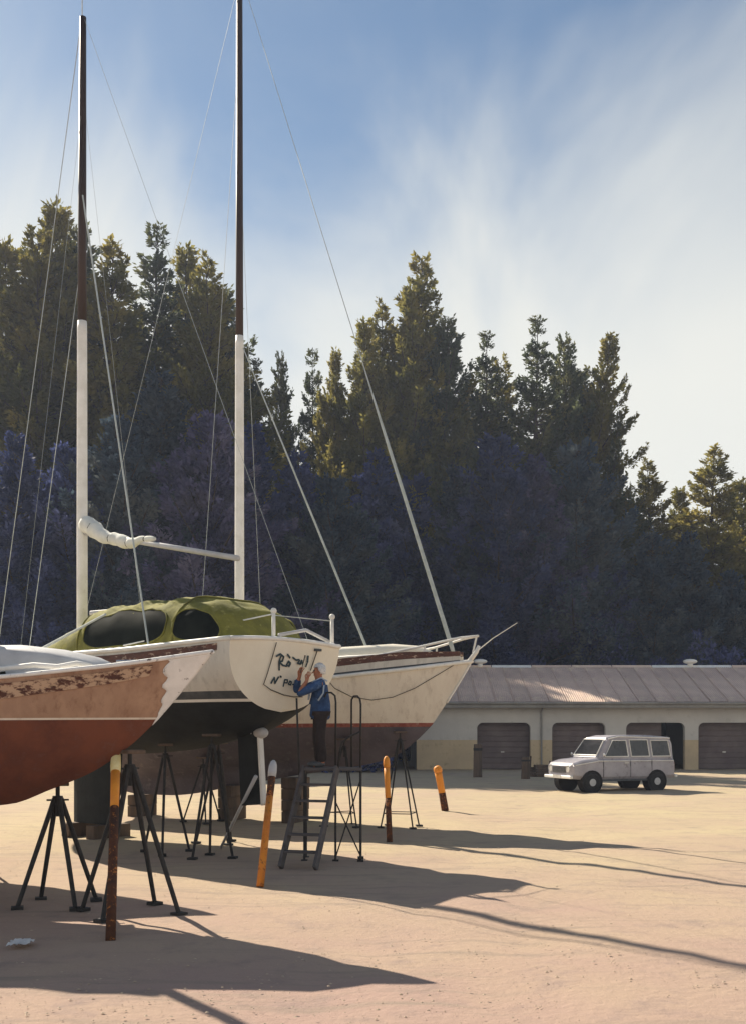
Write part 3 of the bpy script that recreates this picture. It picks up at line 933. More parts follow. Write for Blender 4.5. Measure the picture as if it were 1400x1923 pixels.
# --- a pale boat added behind the red bottomed one to deepen the left shadows
D_LOC, D_RZ = (-4.25, 15.4, 0), math.radians(-13)
def boat_shadow():
    root = tag(empty('pale_shadow_boat', D_LOC, D_RZ), 'pale grey boat added for its shadow, mostly hidden behind the red bottomed boat', 'boat', 'laid up sailing boats')
    keel = curve([(0, 2.1), (0.15, 1.7), (0.4, 1.32), (0.62, 1.32), (0.78, 1.55), (0.90, 1.85), (1.0, 2.3)])
    sheer = curve([(0, 2.95), (0.35, 2.90), (0.65, 2.98), (0.85, 3.06), (1.0, 3.16)])
    hbf = curve([(0, 0.85), (0.2, 1.10), (0.42, 1.25), (0.6, 1.18), (0.75, 0.95), (0.88, 0.54), (0.95, 0.24), (1, 0.0)])
    spec = dict(stern_x=lambda t: -7.2 + 0.2 * (1 - t), stem_x=lambda t: -0.60 * (1 - t) ** 1.05, sheer=sheer, keel=keel, hb=hbf,
                sec=secfun(2.3, 0.85), transom_mat=M['grey_top'], deck_mat=M['white'],
                bands=[(lambda u: 2.36, M['black_bottom'], 'bottom', 10), (None, M['grey_top'], 'topsides', 6)])
    P, us, pts = make_hull(root, spec, 30)
    for sg in (-1, 1):
        MB().tube(sheer_line(P, us, sg, 0.012, 0.004), 0.03, 7).build('gunwale', M['white_chip'], root, smooth=True)  # gunwale of the added shadow boat
    cabin(root, [(-1.7, 0.40, 3.04, 0.06, 0.28), (-2.2, 0.58, 3.0, 0.22, 0.44), (-3.2, 0.78, 2.95, 0.30, 0.62), (-4.8, 0.78, 2.93, 0.32, 0.60)], 'cabin_trunk', M['white'])
    fin(root, -4.4, -3.0, 1.45, 0.24, 0.16, M['black_bottom'])
    return pts
ptsD = boat_shadow()

# --- the boat with the olive cover, stern towards the viewer
B_LOC, B_RZ = (-1.39, 17.4, 0), math.radians(180 - 43)
def boat_olive():
    root = tag(empty('covered_sailing_boat', B_LOC, B_RZ), 'sailing boat with olive canvas cover, black bottom and lettered cream transom', 'boat', 'laid up sailing boats')
    keel = curve([(0, 2.40), (0.03, 2.24), (0.09, 2.03), (0.3, 1.74), (0.5, 1.66), (0.75, 1.80), (0.92, 2.2), (1, 2.5)])
    sheer = curve([(0, 3.52), (0.3, 3.44), (0.6, 3.48), (1, 3.80)])
    hbf = curve([(0, 1.20), (0.2, 1.48), (0.45, 1.62), (0.65, 1.48), (0.82, 0.98), (0.93, 0.45), (1, 0)])
    sec0 = secfun(2.5, 0.9)
    spec = dict(stern_x=lambda t: 0.16 * (1 - t), stem_x=lambda t: 9.8 - 1.1 * (1 - t) ** 1.1, sheer=sheer, keel=keel, hb=hbf,
                sec=sec0, transom_mat=M['cream'], deck_mat=M['white'],
                bands=[(lambda u: 2.56 - 0.04 * u, M['black_bottom'], 'bottom', 12), (lambda u: 2.605 - 0.04 * u, M['white'], 'waterline_stripe', 1),
                       (lambda u: 2.73 - 0.04 * u, M['boot_dark'], 'boot_top', 1), (None, M['grey_top'], 'topsides', 9)])
    P, us, pts = make_hull(root, spec)
    for sg in (-1, 1):
        strip(P, us, sg, lambda u: 0.88, lambda u: 0.965, 0.002, 0.02, 'rubbing_strake', M['brown_rub'], root, 0.02, 0.96)
        MB().tube(sheer_line(P, us, sg, 0.02, 0.0), 0.038, 8).build('gunwale', M['white'], root, smooth=True)
    # transom edge bead and top capping
    top = [(P(0, 1, 1)[0] - 0.01, 1.2 * f, 3.535 + 0.05 * (1 - f * f)) for f in np.linspace(-1, 1, 11)]
    MB().tube(top, 0.036, 8).build('taffrail', M['white'], root, smooth=True)
    fin(root, 4.7, 6.4, 1.80, 0.26, 0.24, M['black_bottom'], sweep=0.15)
    # rudder hung under the stern with pale edge
    MB().prism([(0.72, 2.10), (1.22, 2.02), (1.14, 0.82), (0.62, 0.86)], -0.045, 0.045).build('rudder', M['black_bottom'], root, bevel=0.012)
    MB().prism([(0.655, 2.06), (0.715, 2.06), (0.615, 0.84), (0.555, 0.88)], -0.05, 0.05).build('rudder_edge', M['white'], root, bevel=0.01)
    rb = MB().tube([(0.86, 0, 2.04), (0.84, 0, 2.26)], 0.05, 10)
    rb.ball((0.66, 0, 2.06), 0.13, 10, 7, (1.25, 0.7, 0.75))
    rb.build('rudder_head', M['alloy'], root, smooth=True)
    # coachroof forward and cockpit coaming
    cabin(root, [(2.1, 0.95, 3.46, 0.26, 0.82), (3.2, 1.05, 3.44, 0.36, 0.88), (5.0, 1.0, 3.44, 0.42, 0.80), (6.6, 0.78, 3.47, 0.34, 0.60), (7.6, 0.45, 3.53, 0.10, 0.32)], 'coachroof', M['white'])
    # olive canvas cover on hoops: stations along the boat
    cov = MB()
    st = [(0.30, 0.55, 0.05), (0.50, 0.82, 0.34), (0.80, 1.02, 0.66), (1.15, 1.14, 0.86), (1.5, 1.20, 0.96), (2.2, 1.22, 0.94), (2.9, 1.22, 1.00), (3.6, 1.22, 0.96), (4.3, 1.20, 0.98), (4.9, 1.16, 0.70), (5.7, 1.08, 0.50), (6.7, 0.86, 0.30), (7.4, 0.66, 0.10)]
    nk = 25
    def cover_pt(x, th, off=0.0):
        xs = [s[0] for s in st]
        w = np.interp(x, xs, [s[1] for s in st]) + off
        h = np.interp(x, xs, [s[2] for s in st]) + off
        sag = -0.05 + (0.022 * math.sin(x * 6.1 + 2 * th) + 0.016 * math.sin(x * 13.0 - 5 * th) + 0.009 * math.sin(x * 23 + 9 * th) + 0.03 * abs(math.sin(x * 2.24 + 0.1))) * min(1, abs(math.sin(th)) * 2)
        cs, sn = math.cos(th), math.sin(th)
        return (x, w * math.copysign(abs(cs) ** 0.62, cs), 3.47 + (h + sag) * abs(sn) ** 0.75)
    xs_ = np.concatenate([np.linspace(0.30, 1.15, 14), np.linspace(1.22, 7.4, 90)])
    for x in xs_:
        for k in range(nk):
            cov.v.append(cover_pt(x, math.pi * k / (nk - 1)))
    for i in range(len(xs_) - 1):
        for k in range(nk - 1):
            a = i * nk + k
            cov.f.append((a, a + 1, a + nk + 1, a + nk))
    cov.f.append(tuple(range(nk))); cov.f.append(tuple((len(xs_) - 1) * nk + k for k in range(nk))[::-1])
    cv = cov.build('canvas_cover', M['canvas'], root, smooth=True)
    # dark clear-vinyl windows let into the cover, on both sides
    for mirror in (False, True):
        for (xc, hw, tc_, ht) in ((2.95, 1.25, 0.36, 0.42), (1.08, 0.44, 0.36, 0.38)):
            wv = MB()
            R_, A_ = 8, 28
            def wp(rr, a):
                x = xc + hw * rr * math.copysign(abs(math.cos(a)) ** 0.8, math.cos(a))
                th = tc_ + (ht if math.sin(a) > 0 else ht * 0.8) * rr * math.copysign(abs(math.sin(a)) ** (0.9 if math.sin(a) > 0 else 0.45), math.sin(a))
                p = cover_pt(x, max(th, 0.05), 0.012)
                return (p[0], -p[1] if mirror else p[1], p[2])
            wv.v.append(wp(0, 0))
            for r_ in range(1, R_ + 1):
                for q in range(A_):
                    wv.v.append(wp(r_ / R_, 2 * math.pi * q / A_))
            for q in range(A_):
                wv.f.append((0, 1 + q, 1 + (q + 1) % A_))
            for r_ in range(R_ - 1):
                for q in range(A_):
                    a = 1 + r_ * A_
                    wv.f.append((a + q, a + A_ + q, a + A_ + (q + 1) % A_, a + (q + 1) % A_))
            wv.build('cover_window', M['vinyl'], cv, smooth=True)
            MB().tube([wp(1.0, 2 * math.pi * q / 40) for q in range(41)], 0.016, 5).build('window_binding', M['canvas'], cv, smooth=True)
    for x in (1.50, 4.40):
        MB().tube([cover_pt(x, t, 0.012) for t in np.linspace(0.03, math.pi - 0.03, 20)], 0.014, 6).build('cover_seam', M['canvas'], cv, smooth=True)
    ls = MB()
    for x in np.arange(0.4, 7.2, 0.28):
        ls.tube([(x, 1.19 if x < 4.4 else 1.12, 3.56), (x + 0.05, P(min(x / 9.8, 1), 1, 1)[1] - 0.01, 3.47)], 0.012, 5)
    ls.build('cover_lacing', M['white'], cv)
    # mast, spreaders, boom and rigging
    mx = 6.15
    mt = MB().tube([(mx, 0, 10.2), (mx, 0, 12), (mx - 0.03, 0, 16.55)], [0.090, 0.085, 0.066], 12).build('mast', M['spar'], root, smooth=True)
    MB().tube([(mx, 0, 3.5), (mx, 0, 6), (mx, 0, 10.2), (mx, 0, 10.4)], [0.11, 0.108, 0.098, 0.093], 12).build('white_mast_contrast', M['white'], mt, smooth=True)  # white foot under dark top puts the backlit contrast into the mast colours
    MB().tube([(mx, 0, 16.5), (mx, 0, 17.0)], 0.012, 6).build('aerial', M['wire'], mt)
    bo = MB().tube([(mx - 0.1, 0, 6.10), (mx - 4.9, 0, 5.05)], 0.05, 8).build('boom', M['alloy'], root, smooth=True)
    sl = MB()
    pts_, rad_ = [], []
    for i in range(49):
        s = i / 48
        pts_.append((mx - 0.16 - 2.35 * s, 0.02 * math.sin(9 * s), 6.26 - 0.56 * s - 0.20 * math.sin(math.pi * s) + 0.02 * math.sin(17 * s)))
        rad_.append((0.03 + 0.15 * (1 - s) ** 0.6) * (0.92 + 0.10 * math.sin(14 * s) + 0.06 * math.sin(47 * s + 1)) * (0.78 if i % 12 == 6 else 1.0))
    sl.tube(pts_, rad_, 12)
    sl.build('furled_sail', M['sail'], bo, smooth=True)
    for i in (6, 18, 30, 42):
        q = Vector(pts_[i]); d = Vector((0.012, 0, 0.003))
        MB().tube([q - d, q + d], rad_[i] + 0.008, 10).build('sail_tie', M['rope'], bo)
    rig = lambda n, a, b, r, m=M['wire'], par=root: MB().tube([a, b], r, 6).build(n, m, par)
    rig('forestay', (mx + 0.05, 0, 16.45), (9.65, 0, 3.85), 0.009)
    rig('inner_forestay', (mx + 0.05, 0, 11.6), (8.3, 0, 3.68), 0.008)
    rig('running_backstay', (mx - 0.1, 0.05, 12.9), (1.9, 1.38, 3.5), 0.017)
    rig('backstay', (mx - 0.08, 0, 16.5), (0.1, -0.55, 3.6), 0.004)
    for sg in (-1, 1):
        rig('shroud', (mx - 0.05, 0.0, 15.0), (mx - 0.15, sg * 1.45, 3.55), 0.003)
    # pushpit posts with lifelines
    posts = [(0.14, 0.18), (0.10, -1.12), (0.5, 1.22), (2.6, 1.44), (4.6, 1.56)]
    for x, y in posts[:2]:
        pb = MB().tube([(x, y, 3.54), (x, y, 4.02)], [0.034, 0.030], 8)
        pb.ball((x, y, 4.05), 0.052); pb.ball((x, y, 3.58), 0.05, sc=(1, 1, 0.7))
        pb.build('stanchion', M['white'], root, smooth=True)
    rig('lifeline', (0.14, 0.18, 4.0), (2.6, 1.40, 3.55), 0.012, M['white'])
    rig('lifeline', (0.14, 0.18, 3.98), (0.10, -1.12, 3.98), 0.009, M['wire'])
    fl = MB().tube([(0.10, -1.05, 3.62), (0.10, -0.5, 3.78), (0.10, 0.10, 3.66)], 0.03, 7).build('stern_rail', M['alloy'], root, smooth=True)
    bh = MB().tube([(5.55, 1.35, 3.60), (3.30, 1.30, 4.14)], [0.030, 0.022], 7)
    bh.build('boathook', M['wire'], root)
    # lettering on the transom, hand painted strokes; (s, z): s runs left to right as seen from astern
    def tp(s, z, off=0.006):
        t = (z - 2.40) / 1.12
        return (P(0, max(min(t, 1), 0), 1)[0] - off - 0.022, -s, z)
    def stroke(pts, w):
        b = MB()
        pp = [Vector(tp(*p)) for p in pts]
        for i in range(len(pp) - 1):
            a, c = pp[i], pp[i + 1]
            d = (c - a).normalized(); n = Vector((1, 0, 0)).cross(d).normalized() * w * (0.75 + 0.5 * random.random())
            q = [a + n - d * w * 0.4, a - n - d * w * 0.4, c - n + d * w * 0.4, c + n + d * w * 0.4]
            o = len(b.v)
            b.v += [tuple(x) for x in q] + [(x.x - 0.003 - 0.0004 * i, x.y, x.z) for x in q]
            b.f += [(o + 4, o + 5, o + 6, o + 7), (o, o + 1, o + 5, o + 4), (o + 1, o + 2, o + 6, o + 5), (o + 2, o + 3, o + 7, o + 6), (o + 3, o, o + 4, o + 7)]
        return b
    words = [
        [[(-.14, 3.31), (-.17, 3.22), (-.15, 3.08)], [(-.24, 3.30), (-.16, 3.34), (-.08, 3.30), (-.10, 3.23), (-.17, 3.21), (-.08, 3.16), (0.0, 3.15)],
         [(.03, 3.22), (.0, 3.17), (.05, 3.15), (.08, 3.20), (.03, 3.23)], [(.0, 3.34), (.06, 3.29)], [(.12, 3.30), (.20, 3.26), (.27, 3.27)],
         [(.28, 3.26), (.24, 3.21), (.30, 3.20), (.33, 3.26), (.35, 3.20)], [(.46, 3.34), (.46, 3.24), (.43, 3.16)]],
        [[(-.30, 2.86), (-.24, 2.96), (-.22, 2.86), (-.15, 2.97)], [(-.12, 2.98), (-.09, 2.97)], [(-.03, 2.82), (-.01, 2.93), (.05, 2.93), (.05, 2.88), (0, 2.88)],
         [(.10, 2.90), (.08, 2.86), (.13, 2.85), (.14, 2.90), (.10, 2.91)], [(.17, 2.86), (.22, 2.86), (.22, 2.93)]],
    ]
    for i, wd in enumerate(words):
        b = MB()
        for stq in wd:
            q = stroke(stq, 0.016 if i == 0 else 0.013)
            b.add(q.v, q.f)
        b.build('painted_name' if i == 0 else 'painted_port', M['text'], root, recalc=True)
    # a slack line hung across the transom
    hang = [(-0.27, 3.52), (-0.33, 3.28), (-0.40, 3.02), (-0.46, 2.84), (-0.30, 2.76), (0.0, 2.68), (0.22, 2.655), (0.42, 2.66)]
    MB().tube([tp(s, z, 0.012) for s, z in hang], 0.008, 6).build('hanging_line', M['rope'], root)
    MB().tube([tp(s, z, 0.012) for s, z in [(0.66, 3.46), (0.60, 3.28), (0.54, 3.10)]], 0.010, 6).build('hanging_line', M['rope'], root)
    MB().box(-0.04, 0.02, -0.74, -0.60, 3.43, 3.47).build('fairlead', M['boot_dark'], root)
    return root, pts
rootB, ptsB = boat_olive()

# --- the cream long-keeled boat behind, bow to the right
C_LOC, C_RZ = (2.13, 23.0, 0), math.radians(-24)
def boat_cream():
    root = tag(empty('cream_sailing_boat', C_LOC, C_RZ), 'long cream sailing boat with red boot stripe and grey bottom, bow towards the shed', 'boat', 'laid up sailing boats')
    keel = curve([(0, 1.9), (0.05, 1.2), (0.12, 0.55), (0.25, 0.52), (0.5, 0.86), (0.70, 1.16), (0.83, 1.34), (0.90, 1.52), (0.96, 1.88), (1, 2.22)])
    sheer = curve([(0, 3.22), (0.35, 3.12), (0.65, 3.20), (0.85, 3.40), (1, 3.62)])
    hbf = curve([(0, 0.85), (0.2, 1.32), (0.45, 1.56), (0.65, 1.40), (0.80, 1.02), (0.92, 0.46), (1, 0)])
    def sec(t, u):
        a = 0.05 + 0.10 * t
        tt = max(0.0, (t - 0.16) / 0.84)
        full = max(a, (1 - (1 - tt) ** 2.6) ** 0.75)
        vee = t ** 0.82
        k = min(max((u - 0.45) / 0.5, 0), 1) ** 1.1
        return (full * (1 - k) + vee * k) * (1 if t > 0 else 0.3)
    wl = lambda u: 2.14 + 0.05 * u
    spec = dict(stern_x=lambda t: -11 + 0.9 * (1 - t), stem_x=lambda t: -0.92 * (1 - t) ** 1.08, sheer=sheer, keel=keel, hb=hbf, sec=sec,
                transom_mat=M['cream_c'], deck_mat=M['cream'],
                bands=[(wl, M['grey_bottom'], 'bottom', 14), (lambda u: wl(u) + 0.085, M['boot_red'], 'boot_top', 1), (None, M['cream_c'], 'topsides', 9)])
    P, us, pts = make_hull(root, spec)
    for sg in (-1, 1):
        MB().tube(sheer_line(P, us, sg, -0.02, 0.012), 0.042, 8).build('rubbing_strake', M['white'], root, smooth=True)
        # bulwark above the strake with varnished upper plank
        for z0, z1, th, m, nm in ((0.02, 0.06, 0.020, M['boot_dark'], 'covering_board'), (0.062, 0.20, 0.024, M['grey_top'], 'bulwark'), (0.202, 0.36, 0.030, M['brown_rub'], 'bulwark_rail')):
            b = MB()
            uu = [u for u in us if u > 0.02 and u < 0.985]
            for u in uu:
                p = P(u, 1, sg)
                for dz, dy in ((z0, -th), (z0, th * 0.4), (z1, th * 0.4), (z1, -th)):
                    b.v.append((p[0] - 0.02, p[1] + sg * (dy - 0.01), p[2] + dz * (0.55 + 0.45 * min(1, (1 - u) / 0.12))))
            for i in range(len(uu) - 1):
                for k in range(4):
                    k2 = (k + 1) % 4
                    b.f.append((i * 4 + k, i * 4 + k2, i * 4 + 4 + k2, i * 4 + 4 + k))
            b.f += [(0, 1, 2, 3), tuple(4 * (len(uu) - 1) + k for k in (3, 2, 1, 0))]
            b.build(nm, m, root)
    MB().tube([P(1, t, 1)[:1] + (0, P(1, t, 1)[2]) for t in np.linspace(0.35, 1.0, 10)], 0.022, 6).build('stem_band', M['white'], root, smooth=True)
    st = MB().tube([(-0.10, 0, 3.55), (0.10, 0, 3.80), (0.16, 0, 3.93)], [0.06, 0.05, 0.035], 8)
    st.build('stemhead', M['white'], root, smooth=True)
    cabin(root, [(-0.75, 0.18, 3.52, 0.20, 0.12), (-1.2, 0.45, 3.46, 0.46, 0.34), (-1.8, 0.62, 3.40, 0.58, 0.50), (-3.0, 0.85, 3.30, 0.64, 0.72), (-4.6, 1.0, 3.22, 0.66, 0.86), (-7.4, 1.0, 3.18, 0.56, 0.84), (-7.6, 1.0, 3.18, 0.5, 0.84)], 'coachroof', M['cream'])
    # pulpit
    def prail(z):
        return [(-2.9, -0.93, 3.40 + 0.30 + z * 0.2), (-1.9, -0.68, 3.74 + z * 0.7), (-1.0, -0.38, 3.93 + z), (-0.25, -0.16, 4.10 + z), (0.14, 0, 4.14 + z), (-0.25, 0.16, 4.10 + z), (-1.0, 0.38, 3.95 + z), (-1.9, 0.68, 3.86 + z), (-2.9, 0.93, 3.84 + z)]
    MB().tube(prail(0.0), 0.026, 8).build('pulpit_rail', M['white'], root, smooth=True)
    for p, q in (((0.10, 0.0, 4.12), (0.02, 0, 3.78)), ((-0.95, -0.37, 3.93), (-0.95, -0.34, 3.60)), ((-0.95, 0.37, 3.94), (-0.95, 0.34, 3.60)), ((-1.9, -0.68, 3.75), (-1.9, -0.66, 3.55))):
        MB().tube([p, q], 0.022, 7).build('pulpit_leg', M['white'], root)
    MB().tube([(-0.02, 0, 3.72), (0.45, 0.05, 4.08), (0.98, 0.10, 4.40)], [0.016, 0.012, 0.008], 6).build('jackstaff', M['white'], root)
    # mast and stays
    mx = -5.8
    mt = MB().tube([(mx, 0, 11.3), (mx, 0, 13), (mx, 0, 20.2)], [0.092, 0.088, 0.07], 12).build('mast', M['spar'], root, smooth=True)
    MB().tube([(mx, 0, 3.2), (mx, 0, 6), (mx, 0, 11.3), (mx, 0, 11.5)], [0.115, 0.112, 0.10, 0.095], 12).build('white_mast_contrast', M['white'], mt, smooth=True)  # backlit contrast painted here too, pale below and dark above
    fs = MB()
    fa, fb = Vector((-0.36, 0, 3.62)), Vector((mx + 0.10, 0, 19.9))
    fs.tube([fa.lerp(fb, t) for t in (0, 0.02, 0.3, 0.42, 1.0)], [0.030, 0.048, 0.036, 0.010, 0.006], 8)
    fs.build('furled_forestay', M['wire'], root, smooth=True)
    ia, ib = Vector((-2.35, -0.1, 3.75)), Vector((mx + 0.10, 0, 11.2))
    MB().tube([ia, ia.lerp(ib, 0.4), ib], [0.032, 0.025, 0.012], 7).build('inner_stay', M['wire'], root)
    for sg in (-1, 1):
        MB().tube([(mx - 0.08, 0, 17.5), (mx - 0.2, sg * 1.5, 3.3)], 0.005, 5).build('shroud', M['wire'], root)
    MB().tube([(mx, 0, 20), (-10.9, 0, 3.3)], 0.004, 5).build('backstay', M['wire'], root)
    MB().tube([(mx - 0.1, 0, 5.2), (mx - 4.4, 0, 5.1)], 0.06, 8).build('boom', M['alloy'], root)
    # slack line looped along the bow
    loop = [(0.74, 0.965), (0.755, 0.87), (0.79, 0.76), (0.83, 0.70), (0.87, 0.70), (0.91, 0.76), (0.95, 0.88), (0.972, 0.97)]
    MB().tube([(lambda p: (p[0], p[1] - 0.014, p[2]))(P(u, t, -1)) for u, t in loop], 0.008, 6).build('hanging_line', M['rope'], root)
    return root, pts
rootC, ptsC = boat_cream()

# ---------------------------------------------------------------- stands, props and blocks
def wpos(loc, rz, x, y, z=0.0):
    return Matrix.Translation(loc) @ Matrix.Rotation(rz, 4, 'Z') @ Vector((x, y, z))

def boat_stand(boat, x, y, rad, label, legr=0.030, turn=0.0, nleg=4, brace=True):
    loc, rz, pts = boat
    z = bottom_z(pts, x, y)
    p = wpos(loc, rz, x, y)
    o = tag(empty('boat_stand', (p.x, p.y, 0), turn), label, 'boat stand', 'black steel boat stands')
    ap = z - 0.16
    MB().tube([(0, 0, ap - 0.30), (0, 0, ap + 0.07)], legr * 0.8, 8).build('screw', M['stand'], o)
    MB().tube([(0, 0, ap - 0.14), (0, 0, ap - 0.05)], legr * 1.9, 8).build('collar', M['stand'], o)
    MB().tube([(-0.13, 0, ap - 0.10), (0.13, 0, ap - 0.10)], legr * 0.4, 6).build('handle', M['stand'], o)
    MB().box(-0.13, 0.13, -0.13, 0.13, ap + 0.072, ap + 0.115).build('pad', M['timber'], o, bevel=0.008)
    for k in range(nleg):
        a = 2 * math.pi * k / nleg + 0.4
        q = Vector((math.cos(a) * rad, math.sin(a) * rad, 0.0))
        lg = MB().tube([(math.cos(a) * 0.04, math.sin(a) * 0.04, ap - 0.08), tuple(q)], [legr, legr * 0.85], 7).build('leg', M['stand'], o)
        MB().box(q.x - 0.07, q.x + 0.07, q.y - 0.07, q.y + 0.07, -0.02, 0.018).build('foot', M['stand'], lg)
    if brace:
        b = MB()
        h = 0.30
        for k in range(nleg):
            a = 2 * math.pi * k / nleg + 0.4; a2 = 2 * math.pi * (k + 1) / nleg + 0.4
            f = 1 - h / (ap - 0.08)
            b.tube([(math.cos(a) * rad * f, math.sin(a) * rad * f, h), (math.cos(a2) * rad * f, math.sin(a2) * rad * f, h)], legr * 0.5, 5)
        b.build('brace', M['stand'], o)
    return o

BA = (A_LOC, A_RZ, ptsA); BB = (B_LOC, B_RZ, ptsB); BC = (C_LOC, C_RZ, ptsC)
boat_stand(BA, -2.15, 0.45, 0.50, 'black stand under the belly of the red bottomed boat, leftmost', 0.032, 0.3, 4, False)
boat_stand(BA, -1.05, 0.10, 0.62, 'black splayed stand under the bow of the red boat behind orange post', 0.032, 0.9, 4, False)
BD = (D_LOC, D_RZ, ptsD)
boat_stand(BD, -1.6, -0.3, 0.42, 'black stand under the bow of the added pale shadow boat', 0.028, 0.5, 3, False)
boat_stand(BD, -5.2, 0.6, 0.42, 'black stand under the stern of the added pale shadow boat', 0.028, 0.5, 3, False)
boat_stand(BB, 2.3, 0.75, 0.45, 'black tripod stand under the middle of the black bottomed boat', 0.026, 0.2, 3, False)
boat_stand(BB, 1.15, 0.65, 0.38, 'black tripod stand under the black boat next to its rudder', 0.026, 1.4, 3, False)
boat_stand(BB, 2.9, -0.9, 0.42, 'black stand on the far side of the black bottomed boat', 0.026, 0.7, 3, False)
boat_stand(BC, -1.55, -0.30, 0.50, 'thin black stand under the bow of the cream boat, nearest the shed', 0.020, 0.15, 4, True)
boat_stand(BC, -2.75, -0.62, 0.45, 'thin black stand under the cream boat right of the steps', 0.020, 0.8, 3, True)
boat_stand(BC, -6.2, -0.95, 0.5, 'black stand under the cream boat seen beyond the rudder', 0.022, 0.4, 3, False)

def prop_post(a, b, r, label, cap, mid, low_, fm=0.34, fl=0.55):
    """leaning post: pale cap, orange upper part, dark rusty foot"""
    a, b = Vector(a), Vector(b)
    o = tag(empty('orange_post', tuple(a)), label, 'post', 'rusty orange posts')
    d = b - a
    MB().tube([d * -0.01, d * 0.2, d * 0.4, d * fl], [r * 1.02, r, r * 0.97, r * 0.95], 12).build('shaft', low_, o, smooth=True)
    MB().tube([d * fl, d * 0.75, d * 0.86], [r * 0.95, r * 1.0, r * 1.06], 12).build('sleeve', mid, o, smooth=True)
    MB().tube([d * 0.86, d * 0.90, d * 0.955, d * 0.985, d], [r * 1.12, r * 1.2, r * 1.1, r * 0.8, r * 0.35], 12).build('head', cap, o, smooth=True)
    return o
def hull_touch(boat, px, py):
    """picture-independent: nearest hull surface point whose direction from the yard entrance is (px,py)"""
    loc, rz, pts = boat
    best = None
    for p in pts[::1]:
        w = wpos(loc, rz, *p)
        e = (700 + 2000 * w.x / w.y - px) ** 2 + (1374 - 2000 * (w.z - EYE) / w.y - py) ** 2
        if best is None or e < best[0] - 0 or (e < 60 and w.y < best[1].y):
            if e < 100 or best is None or e < best[0]:
                best = (e, w)
    return best[1]
t1 = hull_touch(BA, 216, 1402)
prop_post(gnd(208, 1764), t1 + Vector((0.0, -0.06, -0.02)), 0.050, 'tall rusty orange post with cream head propping the red boat', M['pad'], M['orange_bright'], M['rust'], fl=0.66)
prop_post(gnd(489, 1662), at(514, 1428, 15.2), 0.052, 'leaning orange post with pale head in front of the black rudder', M['alloy'], M['rust'], M['orange'], fl=0.70)
prop_post(gnd(731, 1580), at(725, 1420, 20.6), 0.055, 'orange topped post right of the steps below the cream boat', M['orange_bright'], M['orange_bright'], M['rust'], fl=0.50)
prop_post(gnd(835, 1522), at(820, 1438, 28.0), 0.095, 'short bright orange topped post leaning left, nearest the shed', M['orange_bright'], M['orange_bright'], M['rust'], fl=0.35)

pale = MB().tube([(0, 0, 0), (at(481, 1458, 17.6) - gnd(415, 1592))], [0.024, 0.034], 8)
pp_ = pale.build('leaning_pole', M['alloy'], None, smooth=True)
pp_.location = gnd(415, 1592)
tag(pp_, 'pale slanting pole leaning against the black rudder', 'pole')

def keel_block(loc, rz, x, n, ztop, label):
    p = wpos(loc, rz, x, 0)
    o = tag(empty('keel_block', (p.x, p.y, 0), rz), label, 'timber block', 'timber blocks under the keels')
    h = ztop / n
    for k in range(n):
        MB().box(-0.14 - 0.02 * k, 0.14 + 0.02 * k, -0.42 + 0.03 * k, 0.42 - 0.02 * k, k * h + (0.002 if k else -0.02), (k + 1) * h - 0.002).build('block', M['timber'], o, bevel=0.012)
keel_block(A_LOC, A_RZ, -3.3, 1, 0.24, 'timber block under the front of the red keel')
keel_block(A_LOC, A_RZ, -3.95, 1, 0.24, 'timber block under the back of the red keel')
keel_block(D_LOC, D_RZ, -3.3, 1, 0.24, 'timber block under the front of the added pale shadow boat')
keel_block(D_LOC, D_RZ, -3.9, 1, 0.24, 'timber block under the back of the added pale shadow boat')
keel_block(B_LOC, B_RZ, 5.2, 1, 0.26, 'timber block under the back of the black keel')
keel_block(B_LOC, B_RZ, 6.1, 1, 0.26, 'timber block under the front of the black keel')
keel_block(C_LOC, C_RZ, -8.6, 2, 0.52, 'stacked timber blocks under the stern of the grey keel')
keel_block(C_LOC, C_RZ, -6.0, 3, 0.80, 'stacked timber blocks under the middle of the grey keel')
keel_block(C_LOC, C_RZ, -4.3, 4, 1.02, 'stacked timber blocks under the cream boat behind the steps')

